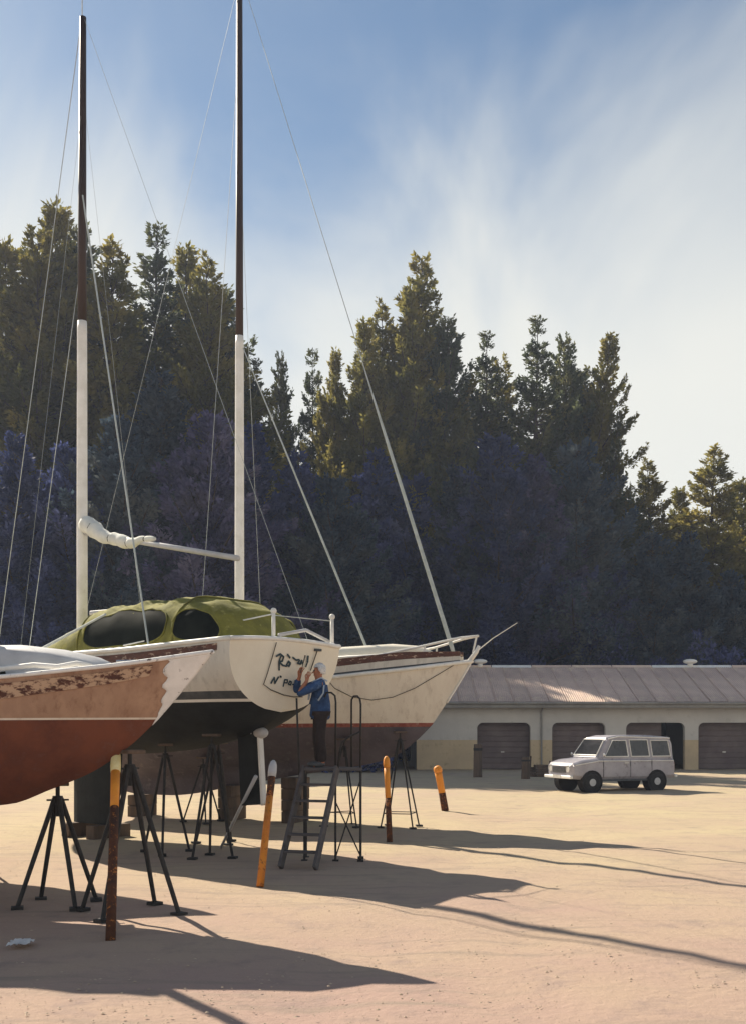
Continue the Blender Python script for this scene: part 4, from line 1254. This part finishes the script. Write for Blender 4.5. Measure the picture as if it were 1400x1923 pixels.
# ---------------------------------------------------------------- boarding steps
ST = Vector((-0.80, 17.42, 0))
def steps():
    o = tag(empty('boarding_steps', tuple(ST)), 'dark boarding steps with tubular handrails below the standing person', 'steps')
    H = 1.50
    # platform (local x right, y away)
    MB().box(-0.32, 0.62, -0.28, 0.20, H - 0.05, H).build('platform', M['plank'], o, bevel=0.006)
    run = Vector((-0.30, -0.95))
    def st(s, side):
        # s: 0 at the platform edge, 1 at the ground
        c = Vector((-0.04, -0.28)) + run * s
        n = Vector((1, -0.30)).normalized()
        return (c.x + n.x * side, c.y + n.y * side, H * (1 - s))
    for side in (-0.28, 0.28):
        b = MB()
        a, c = Vector(st(0, side)), Vector(st(1, side))
        d = (c - a).normalized(); up = Vector((0, 0, 1)); w = d.cross(up).normalized() * 0.022
        nrm = w.cross(d).normalized() * 0.075
        b.add([a + w + nrm, a - w + nrm, a - w - nrm, a + w - nrm, c + w + nrm, c - w + nrm, c - w - nrm, c + w - nrm],
              [(0, 1, 2, 3), (7, 6, 5, 4), (0, 4, 5, 1), (1, 5, 6, 2), (2, 6, 7, 3), (3, 7, 4, 0)])
        b.build('stringer', M['plank'], o)
    for k in range(5):
        s = (k + 1) / 6
        a, c = Vector(st(s, -0.252)), Vector(st(s, 0.252))
        dd = Vector((run.x, run.y, 0)).normalized() * 0.10
        MB().add([a + dd, a - dd, c - dd, c + dd, a + dd - Vector((0, 0, .03)), a - dd - Vector((0, 0, .03)), c - dd - Vector((0, 0, .03)), c + dd - Vector((0, 0, .03))],
                 [(0, 1, 2, 3), (7, 6, 5, 4), (0, 4, 5, 1), (1, 5, 6, 2), (2, 6, 7, 3), (3, 7, 4, 0)]).build('tread', M['plank'], o)
    r = 0.016
    for x, y in ((-0.30, -0.26), (0.60, -0.26), (0.60, 0.18), (-0.30, 0.18), (0.20, -0.27)):
        MB().tube([(x, y, 0), (x, y, H - 0.04)], r * 1.15, 7).build('leg', M['stand'], o)
        MB().box(x - 0.05, x + 0.05, y - 0.05, y + 0.05, -0.02, 0.02).build('foot', M['stand'], o)
    for a, c in (((0.20, -0.27, 0.05), (0.60, -0.262, 1.30)), ((0.60, -0.255, 0.08), (0.20, -0.262, 0.95)), ((0.60, -0.26, 0.2), (0.60, 0.18, 1.2))):
        MB().tube([a, c], r * 0.8, 6).build('brace', M['stand'], o)
    # hoop handrails
    def hoop(pts, nm='handrail'):
        MB().tube(pts, r, 8).build(nm, M['stand'], o, smooth=True)
    hoop([(0.20, -0.27, H), (0.205, -0.27, 2.55), (0.19, -0.26, 2.66), (0.13, -0.25, 2.71), (0.05, -0.22, 2.71), (0.02, -0.20, 2.64)])
    hoop([(0.60, -0.26, H), (0.605, -0.26, 2.52), (0.59, -0.25, 2.61), (0.55, -0.22, 2.655), (0.49, -0.15, 2.655), (0.455, -0.08, 2.60), (0.45, 0.0, 2.50), (0.45, 0.05, H)])
    hoop([(0.60, -0.26, 2.08), (0.42, -0.27, 2.00), (0.30, -0.27, 1.90), (0.26, -0.27, 1.72), (0.24, -0.27, H)])
    p0, p1 = Vector(st(0.1, -0.30)), Vector(st(0.85, -0.30))
    hoop([(-0.36, -0.30, H - 0.6), (-0.40, -0.32, 2.0), (-0.42, -0.33, 2.62)])
    return o
steps()

# ---------------------------------------------------------------- the person on the steps
def skin_obj(name, verts, edges, m, parent, sub=2, root_i=0):
    me = bpy.data.meshes.new(name)
    bm = bmesh.new()
    lay = bm.verts.layers.skin.verify()
    vs = []
    for i, (co, r) in enumerate(verts):
        v = bm.verts.new(co)
        rr = r if isinstance(r, tuple) else (r, r)
        v[lay].radius = rr
        v[lay].use_root = (i == root_i)
        vs.append(v)
    for a, b in edges:
        bm.edges.new((vs[a], vs[b]))
    bm.to_mesh(me); bm.free()
    me.materials.append(m)
    o = link(name, me, parent)
    md = o.modifiers.new('skin', 'SKIN'); md.use_smooth_shade = True
    md2 = o.modifiers.new('sub', 'SUBSURF'); md2.levels = sub; md2.render_levels = sub
    return o

def person():
    o = tag(empty('person', (-0.86, 17.40, 1.502), math.radians(180 + 12)), 'person in blue jacket and dark trousers on the steps, arms raised to the transom', 'person')
    # x forward, y left, z up
    V, E = [], []
    def v(co, r):
        V.append((co, r)); return len(V) - 1
    def chain(prev, items):
        for co, r in items:
            i = v(co, r)
            if prev is not None: E.append((prev, i))
            prev = i
        return prev
    pel = v((0, 0, 0.90), (0.07, 0.06))
    ch = chain(pel, [((0.01, 0, 1.05), (0.085, 0.065)), ((0.0, 0, 1.22), (0.095, 0.07)), ((0.0, 0, 1.34), (0.09, 0.065))])
    nk = chain(ch, [((0.01, 0, 1.43), 0.055), ((0.035, 0, 1.49), 0.068), ((0.03, 0, 1.57), (0.082, 0.092)), ((0.015, 0, 1.635), (0.065, 0.075))])
    # arms: left (near the viewer), right
    def hand(wr, fwd, side, up):
        fwd, side, up = Vector(fwd).normalized(), Vector(side).normalized(), Vector(up).normalized()
        w = Vector(V[wr][0])
        pm = chain(wr, [(tuple(w + fwd * 0.045), (0.032, 0.020)), (tuple(w + fwd * 0.085), (0.036, 0.018))])
        p = Vector(V[pm][0])
        for k, (off, l) in enumerate(((0.030, 0.070), (0.010, 0.080), (-0.010, 0.074), (-0.030, 0.056))):
            b0 = p + side * off + fwd * 0.012
            chain(pm, [(tuple(b0), 0.009), (tuple(b0 + fwd * l * 0.5 + up * 0.012), 0.0085), (tuple(b0 + fwd * l * 0.75 + up * 0.038), 0.0075)])
        t0 = w + fwd * 0.045 + side * 0.034
        chain(pm - 1, [(tuple(t0), 0.011), (tuple(t0 + side * 0.018 + fwd * 0.035 + up * 0.015), 0.0095), (tuple(t0 + side * 0.014 + fwd * 0.058 + up * 0.032), 0.0085)])
    LA = [((0.02, 0.17, 1.36), 0.062), ((0.20, 0.25, 1.27), 0.052), ((0.385, 0.24, 1.175), 0.046), ((0.31, 0.19, 1.29), 0.042), ((0.235, 0.14, 1.40), 0.030)]
    RA = [((0.02, -0.17, 1.36), 0.062), ((0.20, -0.24, 1.30), 0.052), ((0.37, -0.22, 1.25), 0.046), ((0.35, -0.14, 1.38), 0.040), ((0.325, -0.06, 1.48), 0.030)]
    wl_ = chain(ch, LA); hand(wl_, (-0.25, -0.15, 0.95), (0.9, 0.0, 0.2), (-0.4, -0.7, 0.1))
    wr_ = chain(ch, RA); hand(wr_, (-0.10, 0.35, 0.9), (0.9, 0.1, 0.1), (-0.5, 0.5, 0.1))
    LL = [((0.0, 0.10, 0.84), 0.055), ((0.02, 0.105, 0.46), 0.062), ((-0.02, 0.105, 0.22), 0.052), ((-0.03, 0.105, 0.07), 0.040), ((0.05, 0.11, 0.035), 0.036), ((0.14, 0.12, 0.03), 0.032)]
    RL = [((0.0, -0.10, 0.84), 0.055), ((0.03, -0.105, 0.46), 0.062), ((0.0, -0.105, 0.22), 0.052), ((-0.01, -0.105, 0.07), 0.040), ((0.07, -0.11, 0.035), 0.036), ((0.16, -0.12, 0.03), 0.032)]
    chain(pel, LL); chain(pel, RL)
    skin_obj('body', V, E, M['skin'], o)
    # face
    f = MB()
    f.add([(0.108, 0, 1.575), (0.142, 0, 1.535), (0.110, 0.020, 1.528), (0.110, -0.020, 1.528)], [(0, 2, 1), (0, 1, 3), (1, 2, 3), (0, 3, 2)])
    f.build('nose', M['skin'], o, smooth=True)
    for s in (-1, 1):
        MB().ball((0.098, s * 0.034, 1.572), 0.012, 8, 6).build('eye', M['eye'], o, smooth=True)
        MB().ball((0.022, s * 0.088, 1.548), 0.028, 8, 6, (0.7, 0.35, 1.1)).build('ear', M['skin'], o, smooth=True)
    MB().tube([(0.098, 0.024, 1.503), (0.108, 0, 1.501), (0.098, -0.024, 1.503)], 0.006, 6).build('mouth', M['boot_red'], o)
    # white hair: shell over the back and top of the head
    hv = MB()
    nu, nv = 22, 12
    for j in range(nv + 1):
        th = math.pi * 0.70 * j / nv
        for i in range(nu):
            ph = 2 * math.pi * i / nu
            th2 = th * (1.0 if math.cos(ph) < 0.25 else 0.55)
            rr = 0.106 + 0.006 * math.sin(ph * 7 + j) + 0.004 * math.sin(ph * 3 + 2 * j)
            hv.v.append((0.008 + rr * 1.02 * math.sin(th2) * math.cos(ph), rr * 0.94 * math.sin(th2) * math.sin(ph), 1.585 + rr * 1.08 * math.cos(th2)))
    for j in range(nv):
        for i in range(nu):
            i2 = (i + 1) % nu
            hv.f.append((j * nu + i, (j + 1) * nu + i, (j + 1) * nu + i2, j * nu + i2))
    hv.build('hair', M['hair'], o, smooth=True)
    # jacket
    V2, E2 = [], []
    def v2(co, r):
        V2.append((co, r)); return len(V2) - 1
    def chain2(prev, items):
        for co, r in items:
            i = v2(co, r)
            if prev is not None: E2.append((prev, i))
            prev = i
        return prev
    j0 = v2((-0.01, 0, 1.18), (0.175, 0.135))
    chain2(j0, [((-0.01, 0, 1.02), (0.178, 0.14)), ((0.0, 0, 0.86), (0.188, 0.15)), ((0.01, 0, 0.76), (0.19, 0.155))])
    jc = chain2(j0, [((0.0, 0, 1.32), (0.155, 0.115))])
    chain2(jc, [((0.01, 0, 1.42), 0.078), ((0.012, 0, 1.445), 0.074)])
    chain2(jc, [(LA[0][0], 0.088), (LA[1][0], 0.074), (LA[2][0], 0.066), ((0.360, 0.223, 1.215), 0.058)])
    chain2(jc, [(RA[0][0], 0.088), (RA[1][0], 0.074), (RA[2][0], 0.068), (RA[3][0], 0.060), ((0.335, -0.09, 1.44), 0.05)])
    jk = skin_obj('jacket', V2, E2, M['jacket'], o)
    # straps
    for s in (-1, 1):
        MB().tube([(-0.10, s * 0.10, 1.40), (0.0, s * 0.115, 1.452), (0.10, s * 0.11, 1.40), (0.165, s * 0.075, 1.26), (0.19, s * 0.02, 1.10)], 0.014, 6).build('strap', M['strap'], jk, smooth=True)
    MB().tube([(-0.03, 0.205, 1.33), (-0.02, 0.19, 1.20), (0.06, 0.19, 1.08)], 0.014, 6).build('strap', M['strap'], jk, smooth=True)
    # trousers
    V3 = [((0, 0, 0.96), (0.15, 0.125)), ((0, 0.10, 0.80), 0.108), ((0.02, 0.11, 0.46), 0.088), ((-0.02, 0.11, 0.20), 0.080), ((-0.02, 0.11, 0.07), 0.084),
          ((0, -0.10, 0.80), 0.108), ((0.03, -0.11, 0.46), 0.088), ((0.0, -0.11, 0.20), 0.080), ((0.0, -0.11, 0.07), 0.084)]
    skin_obj('trousers', V3, [(0, 1), (1, 2), (2, 3), (3, 4), (0, 5), (5, 6), (6, 7), (7, 8)], M['trousers'], o)
    for s, dx in ((1, 0.0), (-1, 0.02)):
        MB().ball((0.055 + dx, s * 0.112, 0.045), 0.05, 12, 8, (2.5, 0.95, 0.95)).build('shoe', M['boot_dark'], o, smooth=True)
    br = tag(MB().tube([(0, 0, 0), (0.015, 0.02, 0.12), (0.03, 0.03, 0.30)], [0.008, 0.007, 0.012], 7).build('paint_brush', M['rope'], None), 'thin dark brush held up in the raised hand of the person', 'brush')
    mw = Matrix.Translation(o.location) @ Matrix.Rotation(math.radians(192), 4, 'Z')
    br.location = mw @ Vector((0.325, 0.0, 1.53))
    br.rotation_euler = (math.radians(8), math.radians(10), 0)
person()

# ---------------------------------------------------------------- the old van
def van():
    c = (at(1148, 1478, 38.0).x, 38.2, -0.01)
    rz = math.radians(180 + 22)
    o = tag(empty('parked_van', c, rz), 'old lilac grey estate van parked in front of the shed', 'van')
    # x forward, y left (towards the viewer after turning), z up
    def loft(stations, prof, name, m, par=o, smooth=False, bevel=0.0):
        b = MB()
        n = len(prof(stations[0]))
        for s in stations:
            b.v += [(s[0], y, z) for y, z in prof(s)]
        for i in range(len(stations) - 1):
            for k in range(n):
                k2 = (k + 1) % n
                b.f.append((i * n + k, i * n + k2, (i + 1) * n + k2, (i + 1) * n + k))
        b.f.append(tuple(range(n))[::-1]); b.f.append(tuple((len(stations) - 1) * n + k for k in range(n)))
        return b.build(name, m, par, smooth=smooth, bevel=bevel)
    # lower body: (x, half width, z bottom, z top)
    low = [(-2.15, 0.80, 0.52, 1.08), (-2.08, 0.88, 0.44, 1.14), (-1.2, 0.91, 0.40, 1.16), (0.6, 0.91, 0.40, 1.16), (1.15, 0.90, 0.40, 1.16), (1.7, 0.87, 0.42, 1.10), (2.05, 0.82, 0.46, 1.00), (2.14, 0.72, 0.52, 0.90)]
    def lp(s):
        x, w, zb, zt = s
        return [(-w * 0.90, zb), (-w, zb + 0.12), (-w * 1.01, zb + 0.40), (-w * 0.97, zt - 0.05), (-w * 0.88, zt), (w * 0.88, zt), (w * 0.97, zt - 0.05), (w * 1.01, zb + 0.40), (w, zb + 0.12), (w * 0.90, zb)]
    body = loft(low, lp, 'body', M['van'], smooth=True)
    bv = body.modifiers.new('edge', 'BEVEL'); bv.width = 0.035; bv.segments = 3; bv.limit_method = 'ANGLE'; bv.angle_limit = math.radians(25); bv.harden_normals = True
    cab = [(-2.10, 0.78, 1.10, 1.74, 0.70), (-2.0, 0.84, 1.12, 1.90, 0.72), (-1.0, 0.85, 1.12, 1.97, 0.74), (0.2, 0.85, 1.12, 1.96, 0.73), (0.62, 0.84, 1.12, 1.88, 0.70), (1.12, 0.82, 1.12, 1.20, 0.78)]
    def cp(s):
        x, w, zb, zt, wt = s
        return [(-w, zb), (-wt, zt - 0.07), (-wt * 0.88, zt), (wt * 0.88, zt), (wt, zt - 0.07), (w, zb)]
    cabp = loft(cab, cp, 'cabin', M['van'], smooth=True)
    bv = cabp.modifiers.new('edge', 'BEVEL'); bv.width = 0.04; bv.segments = 3; bv.limit_method = 'ANGLE'; bv.angle_limit = math.radians(25); bv.harden_normals = True
    # glazing, set a little proud of the panels
    def side_window(x0, x1, x0t, x1t, z0, z1, name='side_window'):
        for sg in (-1, 1):
            def yy(z): return sg * (0.85 - (0.85 - 0.735) * (z - 1.12) / 0.78 + 0.008)
            b = MB()
            pts = [(x0, yy(z0), z0), (x1, yy(z0), z0), (x1t, yy(z1), z1), (x0t, yy(z1), z1)]
            b.add(pts + [(p[0], p[1] - sg * 0.02, p[2]) for p in pts], [(0, 1, 2, 3), (7, 6, 5, 4), (0, 4, 5, 1), (1, 5, 6, 2), (2, 6, 7, 3), (3, 7, 4, 0)])
            w = b.build(name, M['glass'], cabp)
            fr = MB().tube(pts + [pts[0]], 0.022, 5).build('window_frame', M['white'], w)
    side_window(-0.15, 0.82, -0.10, 0.46, 1.22, 1.78)
    side_window(-1.05, -0.28, -1.0, -0.24, 1.22, 1.80)
    side_window(-1.95, -1.17, -1.88, -1.14, 1.22, 1.78)
    b = MB()
    ws = [(1.075, -0.72, 1.25), (1.075, 0.72, 1.25), (0.70, 0.62, 1.80), (0.70, -0.62, 1.80)]
    ws = [(x + 0.015, y, z + 0.015) for x, y, z in ws]
    b.add(ws + [(x - 0.02, y, z - 0.02) for x, y, z in ws], [(0, 1, 2, 3), (7, 6, 5, 4), (0, 4, 5, 1), (1, 5, 6, 2), (2, 6, 7, 3), (3, 7, 4, 0)])
    wsp = b.build('windscreen', M['glass'], cabp)
    MB().tube(ws + [ws[0]], 0.024, 5).build('window_frame', M['white'], wsp)
    MB().box(-2.125, -2.10, -0.55, 0.55, 1.25, 1.66).build('rear_window', M['glass'], cabp)
    for sg in (-1, 1):
        MB().tube([(-2.0, sg * 0.73, 1.86), (0.2, sg * 0.75, 1.92), (0.6, sg * 0.72, 1.84)], 0.02, 6).build('roof_gutter', M['white'], cabp)
        MB().tube([(2.0, sg * 0.835, 0.93), (1.1, sg * 0.915, 1.07), (-2.05, sg * 0.90, 1.06)], 0.016, 6).build('side_moulding', M['white'], body)
        MB().box(-0.95, 0.95, sg * 0.80 - 0.06, sg * 0.80 + 0.10 * sg + 0.06 * (1 - abs(sg)), 0.36, 0.43).build('sill', M['boot_dark'], body)
        # wheels with arches
        for x in (1.38, -1.32):
            MB().tube([(x, sg * 0.60, 0.34), (x, sg * 0.925, 0.34)], 0.41, 20).build('wheel_arch', M['dark'], body)
            wh = MB()
            wh.tube([(x, sg * 0.70, 0.33), (x, sg * 0.73, 0.33), (x, sg * 0.915, 0.33), (x, sg * 0.94, 0.33)], [0.29, 0.335, 0.335, 0.29], 24)
            tw = wh.build('wheel', M['tyre'], o, smooth=False)
            MB().tube([(x, sg * 0.92, 0.33), (x, sg * 0.952, 0.33)], [0.15, 0.12], 16).build('hub_cap', M['alloy'], tw)
        hl = MB().tube([(2.02, sg * 0.56, 0.80), (2.16, sg * 0.56, 0.80)], [0.135, 0.12], 16).build('headlight', M['lamp'], o)
        MB().tube([(2.155, sg * 0.56, 0.80), (2.175, sg * 0.56, 0.80)], 0.135, 16, cap=False).build('rim', M['chrome'], hl)
        MB().box(-2.19, -2.14, sg * 0.70 - 0.06, sg * 0.70 + 0.06, 0.72, 1.0).build('tail_light', M['boot_red'], o)
        mr = MB().tube([(0.95, sg * 0.86, 1.18), (0.98, sg * 1.0, 1.24)], 0.012, 6); mr.ball((0.98, sg * 1.03, 1.28), 0.07, 8, 6, (0.4, 1, 1))
        mr.build('wing_mirror', M['chrome'], o)
    gr = MB().box(2.125, 2.16, -0.40, 0.40, 0.66, 0.88).build('grille', M['dark'], o)
    for k in range(6):
        MB().box(2.162, 2.175, -0.40, 0.40, 0.675 + k * 0.034, 0.687 + k * 0.034).build('grille_bar', M['chrome'], gr)
    MB().box(2.242, 2.25, -0.26, 0.26, 0.47, 0.58).build('number_plate', M['lamp'], o)
    MB().box(2.12, 2.24, -0.86, 0.86, 0.46, 0.57).build('bumper', M['white'], o, bevel=0.02)
    MB().box(-2.26, -2.14, -0.86, 0.86, 0.46, 0.57).build('bumper', M['white'], o, bevel=0.02)
    for sg in (-1, 1):
        for x in (0.92, -0.20, -1.10):
            MB().box(x - 0.006, x + 0.006, sg * 0.905, sg * 0.922, 0.50, 1.10).build('door_seam', M['dark'], body)
        MB().box(-0.10, 0.06, sg * 0.905, sg * 0.945, 0.98, 1.01).build('door_handle', M['chrome'], body)
van()

# ---------------------------------------------------------------- posts and clutter by the shed
def yard_post(px, py, h, w, label):
    g = gnd(px, py)
    o = tag(empty('timber_post', tuple(g), 0.2), label, 'post', 'dark timber posts before the shed')
    b = MB()
    for j, (z, k) in enumerate(((-0.05, 1.08), (h * 0.5, 1.0), (h - 0.05, 0.95), (h, 0.86))):
        for a in range(10):
            t = a * 2 * math.pi / 10
            b.v.append((math.cos(t) * w * k * (1 + 0.06 * math.sin(3 * t)), math.sin(t) * w * k, z))
    for j in range(3):
        for a in range(10):
            a2 = (a + 1) % 10
            b.f.append((j * 10 + a, j * 10 + a2, j * 10 + 10 + a2, j * 10 + 10 + a))
    b.f.append(tuple(30 + a for a in range(10)))
    b.build('shaft', M['timber'], o)
    MB().tube([(0, 0, h * 0.80), (0, 0, h * 0.88)], w * 1.04, 12).build('iron_band', M['stand'], o)
yard_post(896, 1458, 1.50, 0.20, 'tall dark timber post left of the first shed doorway')
yard_post(986, 1462, 0.95, 0.19, 'short dark timber post right of the first shed doorway')

def timber_pile():
    g = gnd(1022, 1458)
    o = tag(empty('timber_pile', tuple(g), 0.15), 'low dark pile of timber offcuts beside the van', 'timber pile')
    r = random.Random(5)
    z = 0.0
    for lay in range(5):
        n = 5 - lay
        for k in range(n):
            ln = r.uniform(0.9, 1.5)
            x = (k - (n - 1) / 2) * 0.26 + r.uniform(-0.03, 0.03)
            Mx = Matrix.Translation((r.uniform(-0.15, 0.15), x, z)) @ Matrix.Rotation(r.uniform(-0.06, 0.06), 4, 'Z')
            MB().box(-ln / 2, ln / 2, -0.11, 0.11, 0.002, 0.105, Mx).build('plank', M['timber'], o, bevel=0.008)
        z += 0.11
    for x, h in ((-0.72, 0.95), (0.2, 0.72)):
        MB().tube([(x, 0, 0), (x + 0.06, 0.05, h)], 0.035, 6).build('stake', M['timber'], o)
timber_pile()

def rag():
    g = gnd(40, 1775)
    b = MB()
    n = 9
    r = random.Random(3)
    for j in range(n):
        for i in range(n):
            x = (i / (n - 1) - 0.5) * 0.20; y = (j / (n - 1) - 0.5) * 0.26
            b.v.append((x + r.uniform(-.012, .012), y + r.uniform(-.012, .012), 0.01 + 0.05 * abs(math.sin(i * 1.7 + j)) * math.exp(-(x * x + y * y) * 40) + r.uniform(0, 0.012)))
    for j in range(n - 1):
        for i in range(n - 1):
            b.f.append((j * n + i, j * n + i + 1, (j + 1) * n + i + 1, (j + 1) * n + i))
    o = b.build('crumpled_rag', M['white'], None, smooth=True)
    o.location = g
    tag(o, 'crumpled white rag lying on the shaded ground at lower left', 'rag')
rag()

# ---------------------------------------------------------------- the air of the yard
def haze():
    m = bpy.data.materials.new('pale_air')
    m.use_nodes = True
    t = m.node_tree
    t.nodes.remove(t.nodes['Principled BSDF'])
    v = t.nodes.new('ShaderNodeVolumePrincipled')
    v.inputs['Color'].default_value = (0.66, 0.76, 1.0, 1)
    v.inputs['Density'].default_value = 0.0005
    v.inputs['Anisotropy'].default_value = 0.2
    t.links.new(v.outputs['Volume'], t.nodes['Material Output'].inputs['Volume'])
    o = MB().box(-325, 325, -65, 425, -1.2, 46).build('haze', m)
    o['kind'] = 'stuff'
    tag(o, 'thin bluish haze filling the air of the boatyard', 'haze', kind='stuff')
haze()
